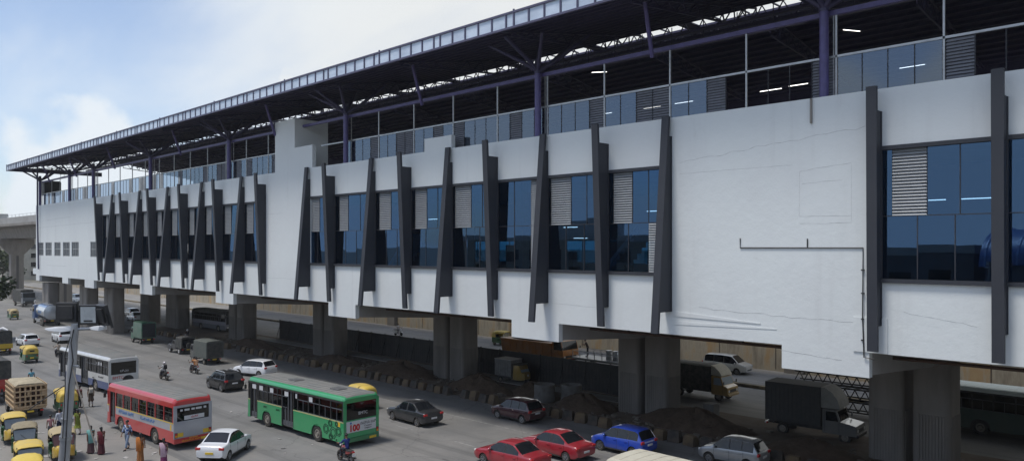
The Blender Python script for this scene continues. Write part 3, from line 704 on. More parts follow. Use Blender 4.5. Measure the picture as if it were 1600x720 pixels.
    if bag:
        b = thing('backpack' if bag[1] == 'back' else 'handbag', bag[2], 'bag', t.location, ang)
        b.location = t.location
        R = Matrix.Rotation(radians(ang), 4, 'Z')
        if bag[1] == 'back':
            m_ = MB().loft([[(x * 1.0, -w, z0), (x, -w * .9, z1), (x, w * .9, z1), (x, w, z0)] for x, w, z0, z1 in ((-.10, .15, .0, .40), (-.2, .155, -.02, .38), (-.29, .11, .03, .28))])
            p = R @ Vector((J['wai'][0], 0, 0)); b.location = (loc[0] + p.x, loc[1] + p.y, z + J['wai'][2] - .03)
            m_.build('bag_body', bag[0], b, 50, .03)
            sm = MB()
            for s in (1, -1): sm.tube([(-.12, s*.09, .36), (.0, s*.11, .42), (.13, s*.10, .3), (.06, s*.13, .08), (-.1, s*.13, .05)], .014)
            sm.build('strap', bag[0], b, 50)
        else:
            p = R @ Vector((J['pel'][0], -.27 * k, 0)); b.location = (loc[0] + p.x, loc[1] + p.y, z + .42 * k)
            MB().loft([[(x, -w, 0.02), (x, -w * .8, .3), (x, w * .8, .3), (x, w, 0.02)] for x, w in ((-.17, .05), (0, .09), (.17, .05))]).build('bag_body', bag[0], b, 50, .03)
            MB().tube([(-.1, 0, .29), (-.03, 0, .44), (.03, 0, .44), (.1, 0, .29)], .01).build('handle', bag[0], b, 50)
    return t
# ------------------------------------------------------------------ the metro station
ST = thing('metro_station', 'long white elevated metro station with slanted dark fins and a purple steel roof', 'station')
FY = 34.0                      # plane of the street facade
Z_S, Z_B, Z_W0, Z_W1, Z_T = 6.42, 7.5, 10.5, 16.25, 18.68
XL, XR = -142.2, 66.0
PIERS = [59.3, 38.2, 27.6, 6.5, -14.2, -31.8, -52.9, -73.9, -94.7, -115.5, -126.5, -141.0]
WALL = .35
def wb(name, x0, x1, z0, z1, y0=FY, th=WALL): return MB().box(x0, x1, y0, y0 + th, z0, z1).build(name, white_wall, ST)
bands = [(-110.2, -66.0), (-57.6, -22.2), (-11.96, XR)]
for a, b in bands:
    wb('lower_wall', a, b, Z_B, Z_W0); wb('upper_wall', a, b, Z_W1, Z_T)
for a, b in ((-66.0, -57.6), (-22.2, -11.96)): wb('blank_wall', a, b, Z_B, Z_T)
# far end with its small windows
small = [(-140.7, -137.9), (-136.8, -133.4), (-132.0, -128.8), (-127.6, -124.3), (-123.4, -120.1), (-115.0, -112.5)]
wb('end_wall', XL, -110.2, Z_B, 10.65); wb('end_wall', XL, -110.2, 12.75, Z_T)
xs = [XL] + [v for w in small for v in w] + [-110.2]
for a, b in zip(xs[0::2], xs[1::2]): wb('end_wall', a, b, 10.65, 12.75)
barg = mat('barred window', (.10, .11, .12), .5, var=.3)
for a, b in small:
    w = MB().box(a, b, FY + .12, FY + .15, 10.65, 12.75).build('window', barg, ST)
    f = MB()
    for i in range(5): x = lerp(a + .05, b - .05, i/4); f.box(x - .05, x + .05, FY + .06, FY + .12, 10.65, 12.75)
    for z in (10.7, 11.7, 12.7): f.box(a, b, FY + .065, FY + .12, z - .05, z + .05)
    f.build('frame', steel, w)
# skirts that hide the cross beams over each pier, and the beams themselves
for px in PIERS:
    w = 1.95 if px > -120 else 1.4
    if px < -140: x0, x1 = XL, -140.2
    else: x0, x1 = px - w, px + w
    wb('beam_skirt', x0, x1, Z_S + (0 if px > -120 else .25), Z_B)
    MB().prism([(FY + WALL, 6.5), (42.5, 5.95), (50, 5.95), (58, 6.6), (58, 7.5), (FY + WALL, 7.5)], x0 + .04, x1 - .04, 'x').build('cross_beam', soffit, ST)
# piers: two ribbed square columns under every beam
def pier_col(x, y, wx=1.9, wy=1.95, z1=5.97):
    b = MB(); hx, hy, r = wx/2, wy/2, .28
    def sec(z, d=0, ribs=False):
        p = []
        for cx, cy, a0 in ((hx - r, hy - r, 0), (-hx + r, hy - r, 90), (-hx + r, -hy + r, 180), (hx - r, -hy + r, 270)):
            for i in range(5):
                a = radians(a0 + 22.5 * i); p.append((x + cx + (r - d) * cos(a), y + cy + (r - d) * sin(a), z))
        return p
    b.loft([sec(-.05), sec(3.0), sec(z1)])
    n = 9
    for i in range(n):      # raised ribs on the lower half, as cast by the formwork
        u = lerp(-hx + r + .05, hx - r - .05, i / (n - 1)); v = lerp(-hy + r + .05, hy - r - .05, i / (n - 1))
        b.box(x + u - .045, x + u + .045, y - hy - .035, y - hy + .02, -.04, 3.0); b.box(x + u - .045, x + u + .045, y + hy - .02, y + hy + .035, -.04, 3.0)
        b.box(x + hx - .02, x + hx + .035, y + v - .045, y + v + .045, -.04, 3.0); b.box(x - hx - .035, x - hx + .02, y + v - .045, y + v + .045, -.04, 3.0)
    return b.build('pier', concrete, ST)
for px in PIERS:
    if px > -120:
        pier_col(px - 1.17, 46.0); pier_col(px + 1.17, 46.0)
    if px < -110:
        yy = 37.2 if px > -140 else 35.8; pier_col(px - .9, yy, 1.7, 1.7, 6.25); pier_col(px + .9, yy, 1.7, 1.7, 6.25)
        if px > -130: pier_col(px + .3, 46.0, 3.4, 2.0)
rear_glass = glassmat('rear station glass', (.20, .46, .60), 1.5, .03)
# floors
MB().box(XL, XR, FY + WALL, 57.6, 7.53, 7.95).build('concourse_floor', soffit, ST)
MB().box(XL, XR, FY + WALL, 57.6, 16.6, 17.5).build('platform_floor', soffit, ST)
gd = MB()
for y in (38.5, 42.0, 50.0, 54.0): gd.box(XL + .2, XR, y - .25, y + .25, 6.9, 7.53)
gd.build('girder', soffit, ST)
# rear wall, with its own windows, and both ends
MB().box(XL, XR, 57.6, 57.95, 7.5, 10.5).build('rear_wall', white_wall, ST); MB().box(XL, XR, 57.6, 57.95, 12.6, 20.9).build('rear_wall', white_wall, ST)
x = -140.0
while x < XR - 4:
    if int(x) % 3 and not -66 < x < -24: MB().box(x, x + 5.0, 57.6, 57.95, 10.5, 12.6).build('rear_wall', white_wall, ST)
    else: MB().box(x, x + 5.0, 57.7, 57.73, 10.5, 12.6).build('rear_window', rear_glass, ST); MB().box(x + 2.4, x + 2.5, 57.65, 57.69, 10.5, 12.6).box(x, x + .12, 57.65, 57.69, 10.5, 12.6).build('rear_mullion', black, ST)
    x += 5.0
wb('end_wall', XL, XL + .35, Z_B, Z_T, FY + WALL, 23.2); wb('end_wall', XR - .35, XR, Z_B, Z_T, FY + WALL, 23.2)
wb('corner_upstand', XL - 3.5, XL, 7.6, 8.5, FY + .4, 1.6)
# interior: partition, pillars, lamps, stair
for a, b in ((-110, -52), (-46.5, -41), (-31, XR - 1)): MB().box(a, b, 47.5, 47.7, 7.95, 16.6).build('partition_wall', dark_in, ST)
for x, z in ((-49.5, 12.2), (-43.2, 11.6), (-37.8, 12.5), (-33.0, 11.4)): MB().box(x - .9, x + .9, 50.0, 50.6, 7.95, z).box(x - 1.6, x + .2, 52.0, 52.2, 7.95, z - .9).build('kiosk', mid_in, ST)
for x in (-100, -82, -46, -38, -29, -5):
    MB().box(x - .35, x + .35, 39.0, 39.7, 7.95, 16.6).build('interior_pillar', mid_in, ST)
for x, y, z in ((-11.0, 38, 14.1), (-9.2, 38, 14.1), (-25.8, 38, 14.1), (-33.2, 39, 13.3), (-34.0, 41, 12.6), (-47.5, 39, 14.2), (-70, 39, 14.2), (-3, 39, 14.1)):
    MB().box(x - .6, x + .6, y - .02, y + .02, z, z + .04).build('tube_light', tube_m, ST)
for k, (x0, d) in enumerate(((-31.5, 1), (-53.5, 1), (-8.5, 1))):
    sb = MB()
    for i in range(14): sb.box(x0 + .34 * i * d, x0 + .34 * (i + 1) * d, 37.6, 39.4, 8.0 + .36 * i, 8.36 + .36 * i)
    sb.prism([(x0 - .2, 8.0), (x0 + 4.8, 13.0), (x0 + 4.8, 13.3), (x0 - .2, 8.35)], 37.5, 37.6)
    sb.build('staircase', mat('stair blue grey', (.22, .33, .42), .5, var=.2), ST)
# fins --------------------------------------------------------------
fins = [(-2.95, 'b'), (-7.39, 'a'), (-11.96, 'a'), (-22.3, 'a'), (-26.4, 'b'), (-30.9, 'a'), (-35.2, 'b'), (-39.6, 'a'), (-44.1, 'b'), (-48.5, 'a'), (-54.1, 'b'), (-57.9, 'a'),
        (-65.6, 'b'), (-69.8, 'a'), (-74.5, 'b'), (-78.7, 'a'), (-82.9, 'b'), (-87.6, 'a'), (-91.8, 'b'), (-96.1, 'a'), (-100.8, 'b'), (-105.6, 'a'), (-110.2, 'b'), (1.5, 'b'), (6, 'a'), (10.5, 'b'), (14.9, 'a'), (19.3, 'b'), (23.7, 'a'), (28.1, 'b'), (32.5, 'a'), (36.9, 'b'), (41.3, 'a'), (45.7, 'b'), (50.1, 'a'), (54.5, 'b'), (58.9, 'a'), (63.3, 'b')]
for x, k in fins:
    dt, db = (.30, 1.30) if k == 'a' else (1.0, .48)       # projection at top and bottom
    if x in (-11.96, -7.39): dt, db = .62, .50
    hw = .21; bt = .17
    t = MB(); z0, z1 = 7.62, 18.72
    prof = [(FY - dt, z1), (FY - dt + bt, z1), (FY - db + bt, z0), (FY - db, z0)]
    t.prism(prof, x - hw, x + hw, 'x')
    zb, zt = 8.68, 17.72
    f = lambda z: lerp(db, dt, (z - z0) / (z1 - z0))
    t.prism([(FY - f(zt) + bt, zt), (FY - .004, zt), (FY - .004, zb), (FY - f(zb) + bt, zb)], x - hw + .01, x + hw - .01, 'x')
    for zq in (10.3, 13.4, 16.1): t.box(x - hw - .004, x + hw + .004, FY - f(zq) - .004, FY - .012, zq - .012, zq + .012)
    t.box(x + hw - .02, x + hw + .03, FY - .09, FY - .006, zb + .01, zt - .01)
    t.build('fin', fin_grey, ST)
# window bays between the fins ---------------------------------------
def louvre(parent, x0, x1, z0, z1, m=louvre_m, y=FY + .02, pitch=.128, name='louvre'):
    b = MB(); n = max(2, int((z1 - z0) / pitch))
    for i in range(n):
        z = z0 + (z1 - z0) * (i + .15) / n
        b.add([(x0, y + .0, z), (x1, y + .0, z), (x1, y + .10, z + pitch * .9), (x0, y + .10, z + pitch * .9), (x0, y + .012, z - .012), (x1, y + .012, z - .012), (x1, y + .112, z + pitch * .87), (x0, y + .112, z + pitch * .87)],
              [(0, 1, 2, 3), (7, 6, 5, 4), (0, 4, 5, 1), (1, 5, 6, 2), (2, 6, 7, 3), (3, 7, 4, 0)])
    return b.build(name, m, parent)
def bay(x0, x1, lay):
    zm = 13.3; w = bpy.data.objects.new('window', None); COL.objects.link(w); w.parent = ST
    fr = MB(); y0, y1 = FY - .02, FY + .14
    fr.box(x0, x1, FY - .10, FY + .16, Z_W1 - .17, Z_W1 - .002); fr.box(x0, x1, FY - .14, FY + .16, Z_W0 + .002, Z_W0 + .17)
    W = x1 - x0; holes = []
    for kind, a, b, lo, hi in lay:
        za, zb = (Z_W0 + .17 if lo == 0 else zm), (zm if hi == 1 else Z_W1 - .17)
        louvre(w, x0 + a * W, x0 + b * W, za, zb); holes.append((a, b, lo, hi))
    # glass panes fill what is left: upper and lower row
    for row in (0, 1):
        za, zb = (Z_W0 + .17, zm) if row == 0 else (zm, Z_W1 - .17)
        blk = sorted((a, b) for a, b, lo, hi in holes if lo <= row < hi)
        cur = 0; segs = []
        for a, b in blk:
            if a > cur + .02: segs.append((cur, a))
            cur = b
        if cur < .98: segs.append((cur, 1))
        for a, b in segs:
            n = max(1, round((b - a) * W / 1.35))
            for i in range(n):
                u, v = x0 + W * lerp(a, b, i / n), x0 + W * lerp(a, b, (i + 1) / n)
                q_ = [FY + .06 + random.uniform(-.006, .006) for _ in range(3)]      # panes never sit quite in one plane
                g = MB().add([(u + .02, q_[0], za + .015), (v - .02, q_[1], za + .015), (v - .02, q_[2] + q_[1] - q_[0], zb - .015), (u + .02, q_[2], zb - .015)], [(0, 1, 2, 3)])
                g.build('glass_pane', win_glass, w)
                fr.box(u - .02, u + .02, y0 + .06, y1, za, zb)
    fr.box(x0, x1, FY + .045, y1, zm - .02, zm + .02)
    fr.build('frame', fin_grey, w)
    return w
U = lambda a, b: ('l', a, b, 1, 2)
D = lambda a, b: ('l', a, b, 0, 1)
A = lambda a, b: ('l', a, b, 0, 2)
layout = {(-57.9, -54.1): [U(.02, .42)], (-54.1, -48.5): [U(.12, .36), D(.86, 1)], (-48.5, -44.1): [U(.12, .48)], (-44.1, -39.6): [U(.10, .42), D(.78, 1)],
          (-39.6, -35.2): [U(.06, .46)], (-35.2, -30.9): [A(.74, 1)], (-30.9, -26.4): [U(.05, .43)], (-26.4, -22.3): [U(.09, .43), D(.72, 1)],
          (-11.96, -7.39): [U(.10, .42)], (-7.39, -2.95): [U(.62, .95)], (-69.8, -65.6): [U(.10, .45), D(.75, 1)], (-110.2, -105.6): [U(.3, .5)]}
gaps = []
fx = sorted(x for x, k in fins)
for a, b in zip(fx, fx[1:]):
    if b - a > 7: continue
    bay(a + .21, b - .21, layout.get((a, b), [U(.10, .42)] if a < -60 else [U(.1, .4)]))
# plaster seams, ledges and the cable conduit on the blank bays
sd = mat('plaster relief', (.60, .62, .63), .9, var=.25)
def seam(pts, w=.025, d=.012):
    w = w * .6; d = .008
    b = MB()
    for p, q in zip(pts, pts[1:]): b.beam((p[0], FY - d/2 + .004, p[1]), (q[0], FY - d/2 + .004, q[1]), d, w)
    b.build('plaster_seam', mat('plaster seam', (.54, .55, .55), .95, var=.6, scale=4), ST)
random.seed(3)
def wob(x0, z0, x1, z1, n=14, a=.05): return [(lerp(x0, x1, i/n), lerp(z0, z1, i/n) + random.uniform(-a, a)) for i in range(n + 1)]
seam(wob(-21.6, 16.35, -12.4, 17.15, 22, .07)); seam(wob(-21.6, 15.75, -15.6, 15.75, 14, .015), .018); seam(wob(-15.3, 15.45, -13.0, 15.65, 6, .03), .02)
seam([(-15.3, 15.4), (-15.32, 13.4)], .018); seam([(-13.0, 15.6), (-13.0, 13.05)], .015); seam(wob(-15.3, 13.4, -13.0, 13.35, 6, .02), .02); seam(wob(-15.3, 13.05, -13.0, 13.05, 6, .02), .02)
seam(wob(-15.2, 14.85, -13.4, 14.95, 6, .03), .018); seam(wob(-20.5, 8.95, -12.6, 8.7, 18, .05), .03); seam(wob(-16.2, 7.25, -13.4, 7.05, 10, .02), .03); seam(wob(-10.9, 9.3, -8.2, 8.9, 10, .05), .02)
seam(wob(-65.2, 9.2, -58.2, 9.3, 10, .03)); seam(wob(-65.2, 15.0, -62.5, 15.0, 6, .02)); seam(wob(-136, 16.2, -124, 16.4, 8, .03), .05); seam(wob(-141, 15.1, -113, 15.4, 8, .05), .04); seam(wob(-136, 9.2, -126, 9.2, 6, .02), .05); seam(wob(-30.5, 8.7, -27, 8.6, 10, .02), .02)
MB().prism([(-22.0, 8.72), (-17.2, 8.42), (-17.2, 8.38), (-22.0, 8.45)], FY - .03, FY - .003).build('plaster_ledge', white_wall, ST)
MB().prism([(-22.0, 8.2), (-16.4, 8.22), (-16.4, 8.17), (-22.0, 8.02)], FY - .02, FY - .003).build('plaster_ledge', white_wall, ST)
MB().box(-12.9, -11.5, FY - .05, FY - .003, 7.52, 9.0).build('plaster_patch', white_wall, ST)
cd = MB().tube([(-18.23, FY - .03, 12.42), (-18.23, FY - .03, 11.97), (-12.5, FY - .03, 11.97), (-12.5, FY - .08, 9.0), (-12.44, FY - .08, 7.3), (-12.0, FY - .05, 7.25)], .028, 6)
cd.tube([(-14.93, FY - .03, 11.97), (-14.93, FY - .03, 12.38)], .028, 6)
for z in (11.0, 10.0, 8.9, 8.0): cd.box(-12.56, -12.44, FY - .1, FY - .004, z, z + .05)
cd.build('conduit', black, ST)
MB().tube([(-139.9, FY - .35, 26), (-139.9, FY - .35, 17.5), (-139.95, FY - .2, 8.5)], .12, 8).build('downpipe', dpurple, ST)
MB().beam((-14.75, FY - .04, 17.55), (-14.75, FY - .04, 18.66), .12, .08).build('drip_channel', concrete, ST)
# tall lift core and raised parapets
MB().box(-63.7, -60.25, FY, FY + 3.3, Z_T, 23.15).build('lift_core', white_wall, ST)
MB().box(-60.25, -57.35, FY, FY + WALL, Z_T, 20.6).build('raised_parapet', white_wall, ST)
MB().box(-42.4, -39.5, FY, FY + WALL, Z_T, 19.58).build('raised_parapet', white_wall, ST)
# railing along the platform ------------------------------------------
RY, RZ = FY + .86, 20.6
def railing(xa, xb, rows):
    MB().box(xa, xb, RY - .05, RY + .05, RZ - .07, RZ + .03).build('top_rail', steel, ST)
for xa, xb in ((XL, -64.2), (-57.3, XR)): railing(xa, xb, 0)
post_x = []
x = -141.0
while x < XR:
    if not -64.5 < x < -57.5: post_x.append(x)
    x += 4.38
gl = {0: 'ggl', 1: 'glg', 2: 'lgg'}
for i, x in enumerate(post_x):
    MB().box(x - .04, x + .04, RY - .05, RY + .03, 17.5, 22.45).build('railing_post', steel, ST)
    nx = x + 4.38 if not (x + 4.38 > -64.5 and x < -62) else -64.0
    if nx > XR: nx = XR
    pat = ('gglg', 'glgg', 'ggll', 'lggg', 'gggl')[(i * 3) % 5]; n = 4
    if x > -19 and x < -15: pat = 'oool'
    if -15 < x < -10.5: pat = 'gggg'
    if -10.5 < x < -6: pat = 'looo'
    if -23.5 < x < -19: pat = 'gglo'
    for j in range(n):
        a, b = lerp(x + .05, nx - .05, j / n), lerp(x + .05, nx - .05, (j + 1) / n)
        if pat[j] == 'g': MB().add([(a + .02, RY, 17.6), (b - .02, RY, 17.6), (b - .02, RY, RZ - .08), (a + .02, RY, RZ - .08)], [(0, 1, 2, 3)]).build('railing_panel', rail_glass, ST)
        elif pat[j] == 'l': louvre(ST, a + .02, b - .02, 17.9, RZ - .1, louvre_d, RY - .02, .135, 'railing_louvre')
        if j: MB().box(a - .02, a + .02, RY - .02, RY + .02, 17.6, RZ - .07).build('railing_bar', fin_grey, ST)
# roof: two slopes with a lantern slit along the ridge --------------------
RXL, RXR = -147.0, 70.0
E0, R0, R1, E1 = (31.0, 24.75), (45.3, 27.3), (47.2, 27.3), (61.5, 24.75)
for nm, p, q in (('roof', E0, R0), ('roof', R1, E1)):
    MB().prism([p, q, (q[0], q[1] + .14), (p[0], p[1] + .14)], RXL, RXR, 'x').build('roof_sheet', roof_under, ST)
# purlins
for k in range(16):
    u = (k + .5) / 16
    for p, q in ((E0, R0), (R1, E1)):
        y, z = lerp(p[0], q[0], u), lerp(p[1], q[1], u)
        MB().box(RXL + .1, RXR - .1, y - .05, y + .05, z - .22, z - .012).build('purlin', dpurple, ST)
# eave fascia of translucent panels in a purple frame
fb = MB(); fb.box(RXL, RXR, E0[0] - .04, E0[0] + .03, 24.50, 25.24); fb.build('fascia_panel', fascia_glass, ST)
fr = MB(); fr.box(RXL - .02, RXR, E0[0] - .12, E0[0] + .05, 25.24, 25.36); fr.box(RXL - .02, RXR, E0[0] - .12, E0[0] + .05, 24.38, 24.50)
x = RXL; i = 0
while x < RXR:
    fr.box(x - .05, x + .05, E0[0] - .10, E0[0] - .03, 24.50, 25.24 + (.22 if i % 12 == 0 else 0)); i += 1
    x += 1.17 if i % 6 else .62
fr.build('fascia_frame', mat('fascia frame purple', (.085, .08, .14), .5, var=.2), ST)
MB().box(RXL, RXL + .12, E0[0] + .05, R0[0], 24.4, 25.1).build('end_fascia', dpurple, ST)
MB().box(RXL, RXR, E1[0] - .05, E1[0] + .05, 22.9, 24.74).build('rear_fascia', dpurple, ST)
# columns, tree struts, trusses
def truss(x, heavy=True):
    n = 10
    for side in ((E0, R0), (E1, R1)):
        b = MB()
        (ya, za), (yb, zb) = side
        pts = [(lerp(ya, yb, i / n), lerp(za, zb, i / n) - .25) for i in range(n + 1)]
        low = [(lerp(ya + (1.0 if yb > ya else -1.0), yb, i / n), lerp(za - .30, zb - 1.55, i / n)) for i in range(n + 1)]
        for P_ in (pts, low):
            for p, q in zip(P_, P_[1:]): b.beam((x, p[0], p[1]), (x, q[0], q[1]), .11)
        for i in range(n):
            b.beam((x, low[i][0], low[i][1]), (x, pts[i+1][0], pts[i+1][1]), .065); b.beam((x, pts[i+1][0], pts[i+1][1]), (x, low[i+1][0], low[i+1][1]), .065)
        b.build('roof_truss', dpurple, ST)
cols = [48.5, 27.5, 6.5, -14.4, -32.0, -53.1, -74.0, -94.7, -115.5, -126.3, -142.0]
for i, cx in enumerate(cols):
    cy = FY + .52
    MB().cyl((cx, cy, 17.5), (cx, cy, 22.6), .205, .205, 16).build('column', purple, ST, 40)
    tr = MB(); tr.cyl((cx, cy, 22.6), (cx, cy, 23.5), .23, .19, 14)
    for dx, dy in ((-2.2, -2.0), (2.2, -2.0), (-2.2, 2.4), (2.2, 2.4), (0, -2.9), (0, 3.4)):
        z = 24.55 + (.30 * (dy + .6) / 1.7 if dy > 0 else -.20)
        tr.tube([(cx, cy, 22.75), (cx + dx * .3, cy + dy * .3, 23.3), (cx + dx, cy + dy, z)], [.14, .13, .10], 8)
    tr.build('tree_strut', dpurple, ST, 50)
    MB().cyl((cx, 57.2, 17.5), (cx, 57.2, 24.6), .23, .2, 12).build('column', dpurple, ST, 40)
    truss(cx)
    for g in (.22, .3):
        MB().box(cx + g - .03 if g > .25 else cx - .30, cx + g + .02 if g > .25 else cx - .25, RY - .03, RY + .03, 17.5, 22.45).build('railing_post', steel, ST)
for a, b in zip(cols, cols[1:]):
    m = (a + b) / 2
    if abs(a - b) > 12: truss(m)
    q = MB().tube([(m + .2, 32.9, 24.6), (m - .1, 34.0, 22.0)], .12, 8); q.build('hanging_strut', purple, ST, 50)
for y, z in ((FY + .86, 22.55), (57.2, 22.9)):
    MB().box(XL - .5, XR, y - .10, y + .10, z - .11, z + .11).build('longitudinal_beam', purple, ST)
for y, z in ((38.2, 24.2), (41.5, 24.9)):
    MB().box(XL - .5, XR, y - .07, y + .07, z - .1, z + .1).build('longitudinal_beam', dpurple, ST)
# lantern lattice along the slit and a walkway rail beneath
for y in (45.45, 47.05):
    lt = MB(); x = RXL + .2
    lt.box(RXL + .2, RXR, y - .04, y + .04, 26.0, 26.1)
    while x < RXR - 1.4:
        lt.beam((x, y, 26.05), (x + .7, y, 27.2), .06); lt.beam((x + .7, y, 27.2), (x + 1.4, y, 26.05), .06); x += 1.4
    lt.build('lattice_girder', roof_mid, ST)
lt = MB(); x = RXL + .5; i = 0
while x < RXR:
    lt.box(x - .05, x + .05, 45.25, 47.25, 27.45, 27.53)
    if i % 4 == 0: lt.box(x - .5, x + .5, 45.25, 47.25, 27.36, 27.44)
    x += 2.1; i += 1
lt.box(RXL, RXR, 46.2, 46.3, 27.54, 27.62)
lt.build('lantern_frame', dpurple, ST)
wk = MB(); wk.box(-140, XR, 36.9, 37.0, 23.75, 23.80); wk.box(-140, XR, 36.9, 37.0, 23.3, 23.35)
x = -140
while x < XR: wk.box(x - .02, x + .02, 36.93, 36.97, 23.3, 24.3); x += 2.0
wk.build('cable_tray', roof_mid, ST)
for x0, y0, x1, y1, z in ((-15.7, 40, -15.2, 40.9, 23.15), (-32.2, 40, -31.4, 40.6, 23.6), (-19.5, 38.5, -18.3, 38.5, 20.3), (-17.9, 38.5, -16.9, 38.5, 20.35), (-27, 38.5, -25.8, 38.5, 20.35), (-12.5, 38.5, -11.4, 38.5, 20.4), (-24.8, 38.5, -23.6, 38.5, 20.35), (-30.3, 38.5, -29.4, 38.5, 20.4)):
    MB().beam((x0, y0, z), (x1, y1, z), .028).build('tube_light', tube_m, ST)
# plant room beams seen through the open far end
for z in (20.9, 22.0, 23.0): MB().box(-146, -100, 56.9, 57.0, z, z + .1).build('end_rail', dpurple, ST)
for k in range(10): MB().box(-142 + k*4.4, -141.94 + k*4.4, 56.9, 57.0, 17.5, 24).build('railing_post', steel, ST)
wt = thing('water_tank', 'black plastic water tank on the station platform at its far end', 'water tank', (-144.5, 36.6, 20.7))
MB().box(-1.6, 1.6, -1.3, 1.3, 0, 2.2).build('tank_body', black, wt, None, .25); MB().lathe((0, 0, 2.2), (0, 0, 1), [(0, .5), (.12, .5), (.16, .3)], 16).build('lid', black, wt)
fm = MB()
for sx in (-1.4, 1.4):
    for sy in (-1.1, 1.1): fm.beam((sx, sy, 0), (sx, sy, -3.2), .12)
fm.box(-1.5, 1.5, -1.2, 1.2, -.12, 0); fm.build('stand', dpurple, wt)
HAZE = .0002
# ------------------------------------------------------------------ ground and roads
def roadmat(name, a, b, dustc, dust, streak=True, rough=.85):
    m, nt, out = newmat(name); L = nt.links.new
    bs = N(nt, 'ShaderNodeBsdfPrincipled', Roughness=rough); L(bs.outputs[0], out.inputs[0]); tc = N(nt, 'ShaderNodeTexCoord')
    def noise(sc, st=(1, 1, 1), det=6.0, ro=.65, a_=.4, b_=.7):
        mp = N(nt, 'ShaderNodeMapping'); mp.inputs['Scale'].default_value = st; L(tc.outputs['Object'], mp.inputs[0])
        n = N(nt, 'ShaderNodeTexNoise', Scale=sc, Detail=det, Roughness=ro); L(mp.outputs[0], n.inputs['Vector'])
        r = N(nt, 'ShaderNodeMapRange', interpolation_type='SMOOTHSTEP'); r.inputs[1].default_value = a_; r.inputs[2].default_value = b_; L(n.outputs[0], r.inputs[0]); return r
    dk = tuple(v * .62 for v in a)
    layers = [(noise(.16, a_=.35, b_=.68), 1.0, b), (noise(.07, det=8.0, ro=.7, a_=.42, b_=.72), dust, dustc), (noise(7.0, det=7.0, ro=.75, a_=.5, b_=.75), .35, tuple(v * 1.25 for v in b)), (noise(.55, det=9.0, ro=.7, a_=.60, b_=.70), .45, dk)]
    if streak: layers += [(noise(1.0, (.022, .75, 1), 4.0, a_=.50, b_=.68), .55, dk), (noise(1.0, (.03, 1.3, 1), 5.0, a_=.58, b_=.72), .35, dustc), (noise(.9, (.35, .8, 1), 3.0, .5, .70, .73), .6, tuple(v * .5 for v in a))]
    col = None
    for r, k, tint in layers:
        mu = N(nt, 'ShaderNodeMath', operation='MULTIPLY'); L(r.outputs[0], mu.inputs[0]); mu.inputs[1].default_value = k
        mx = N(nt, 'ShaderNodeMix', data_type='RGBA'); L(mu.outputs[0], mx.inputs[0]); mx.inputs[7].default_value = c4(tint)
        if col is None: mx.inputs[6].default_value = c4(a)
        else: L(col.outputs[2], mx.inputs[6])
        col = mx
    vo = N(nt, 'ShaderNodeTexVoronoi', feature='DISTANCE_TO_EDGE', Scale=.16); nd = N(nt, 'ShaderNodeTexNoise', Scale=1.2, Detail=5.0); L(tc.outputs['Object'], nd.inputs['Vector'])
    va_ = N(nt, 'ShaderNodeVectorMath', operation='ADD'); L(tc.outputs['Object'], va_.inputs[0]); L(nd.outputs['Color'], va_.inputs[1]); L(va_.outputs[0], vo.inputs['Vector'])
    cr = N(nt, 'ShaderNodeMapRange'); cr.inputs[1].default_value = .0; cr.inputs[2].default_value = .007; cr.inputs[3].default_value = .5; cr.inputs[4].default_value = 0; L(vo.outputs[0], cr.inputs[0])
    mx = N(nt, 'ShaderNodeMix', data_type='RGBA'); L(cr.outputs[0], mx.inputs[0]); L(col.outputs[2], mx.inputs[6]); mx.inputs[7].default_value = c4(tuple(v * .4 for v in a)); L(mx.outputs[2], bs.inputs['Base Color'])
    bp = N(nt, 'ShaderNodeBump', Strength=.35, Distance=.02); n5 = N(nt, 'ShaderNodeTexNoise', Scale=30.0, Detail=4.0); L(tc.outputs['Object'], n5.inputs['Vector']); L(n5.outputs[0], bp.inputs['Height']); L(bp.outputs[0], bs.inputs['Normal'])
    return m
def sheet(name, x0, x1, y0, y1, z, m, t=0):
    o = (MB().box(x0, x1, y0, y1, z - t, z) if t else MB().add([(x0, y0, z), (x1, y0, z), (x1, y1, z), (x0, y1, z)], [(0, 1, 2, 3)])).build(name, m)
    o['kind'] = 'structure'; return o
sheet('ground', -2500, 2500, -2500, 2500, -.012, roadmat('open ground', (.12, .115, .10), (.17, .16, .13), (.10, .12, .07), .7, False))
asph = roadmat('asphalt', (.135, .133, .128), (.19, .186, .178), (.25, .232, .208), .6)
sheet('road', -420, 120, -14, 41.2, 0, asph)
sheet('forecourt', -84, -36, 5, 17.6, .004, roadmat('dusty forecourt', (.17, .163, .15), (.23, .218, .20), (.27, .245, .21), .7, False))
sheet('service_road', -420, 120, 50.0, 61.0, 0, roadmat('worn concrete road', (.16, .155, .145), (.23, .22, .205), (.20, .185, .16), .5))
sheet('far_road', -420, 120, 61.4, 70.2, .12, roadmat('pale road', (.20, .195, .185), (.27, .26, .245), (.22, .20, .175), .5), .13)
sheet('road_verge', -420, -118, 41.2, 50.0, 0, roadmat('verge road', (.13, .128, .12), (.2, .195, .18), (.17, .158, .14), .5))
sheet('median', -118, 30, 41.15, 50.0, .12, mat('median earth', (.12, .088, .06), .98, dirt=(.17, .14, .11), dirt_amt=.9, scale=.8, bump=.6, bscale=4), .13)
sheet('concrete_slab', -96, -31, 47.35, 49.0, .17, mat('light slab', (.34, .33, .31), .9, dirt=(.2, .18, .15), dirt_amt=.6, scale=.8), .06)
pm_ = mat('road paint worn', (.30, .29, .27), .8, dirt=(.11, .11, .11), dirt_amt=.9, scale=2.5)
sheet('lane_marking', -300, 40, 35.9, 36.02, .006, pm_)
for i in range(26): sheet('lane_marking', -126 + i * 6, -124 + i * 6, 31.2, 31.32, .006, pm_)
sheet('lane_marking', -300, 40, 60.3, 60.42, .006, pm_)
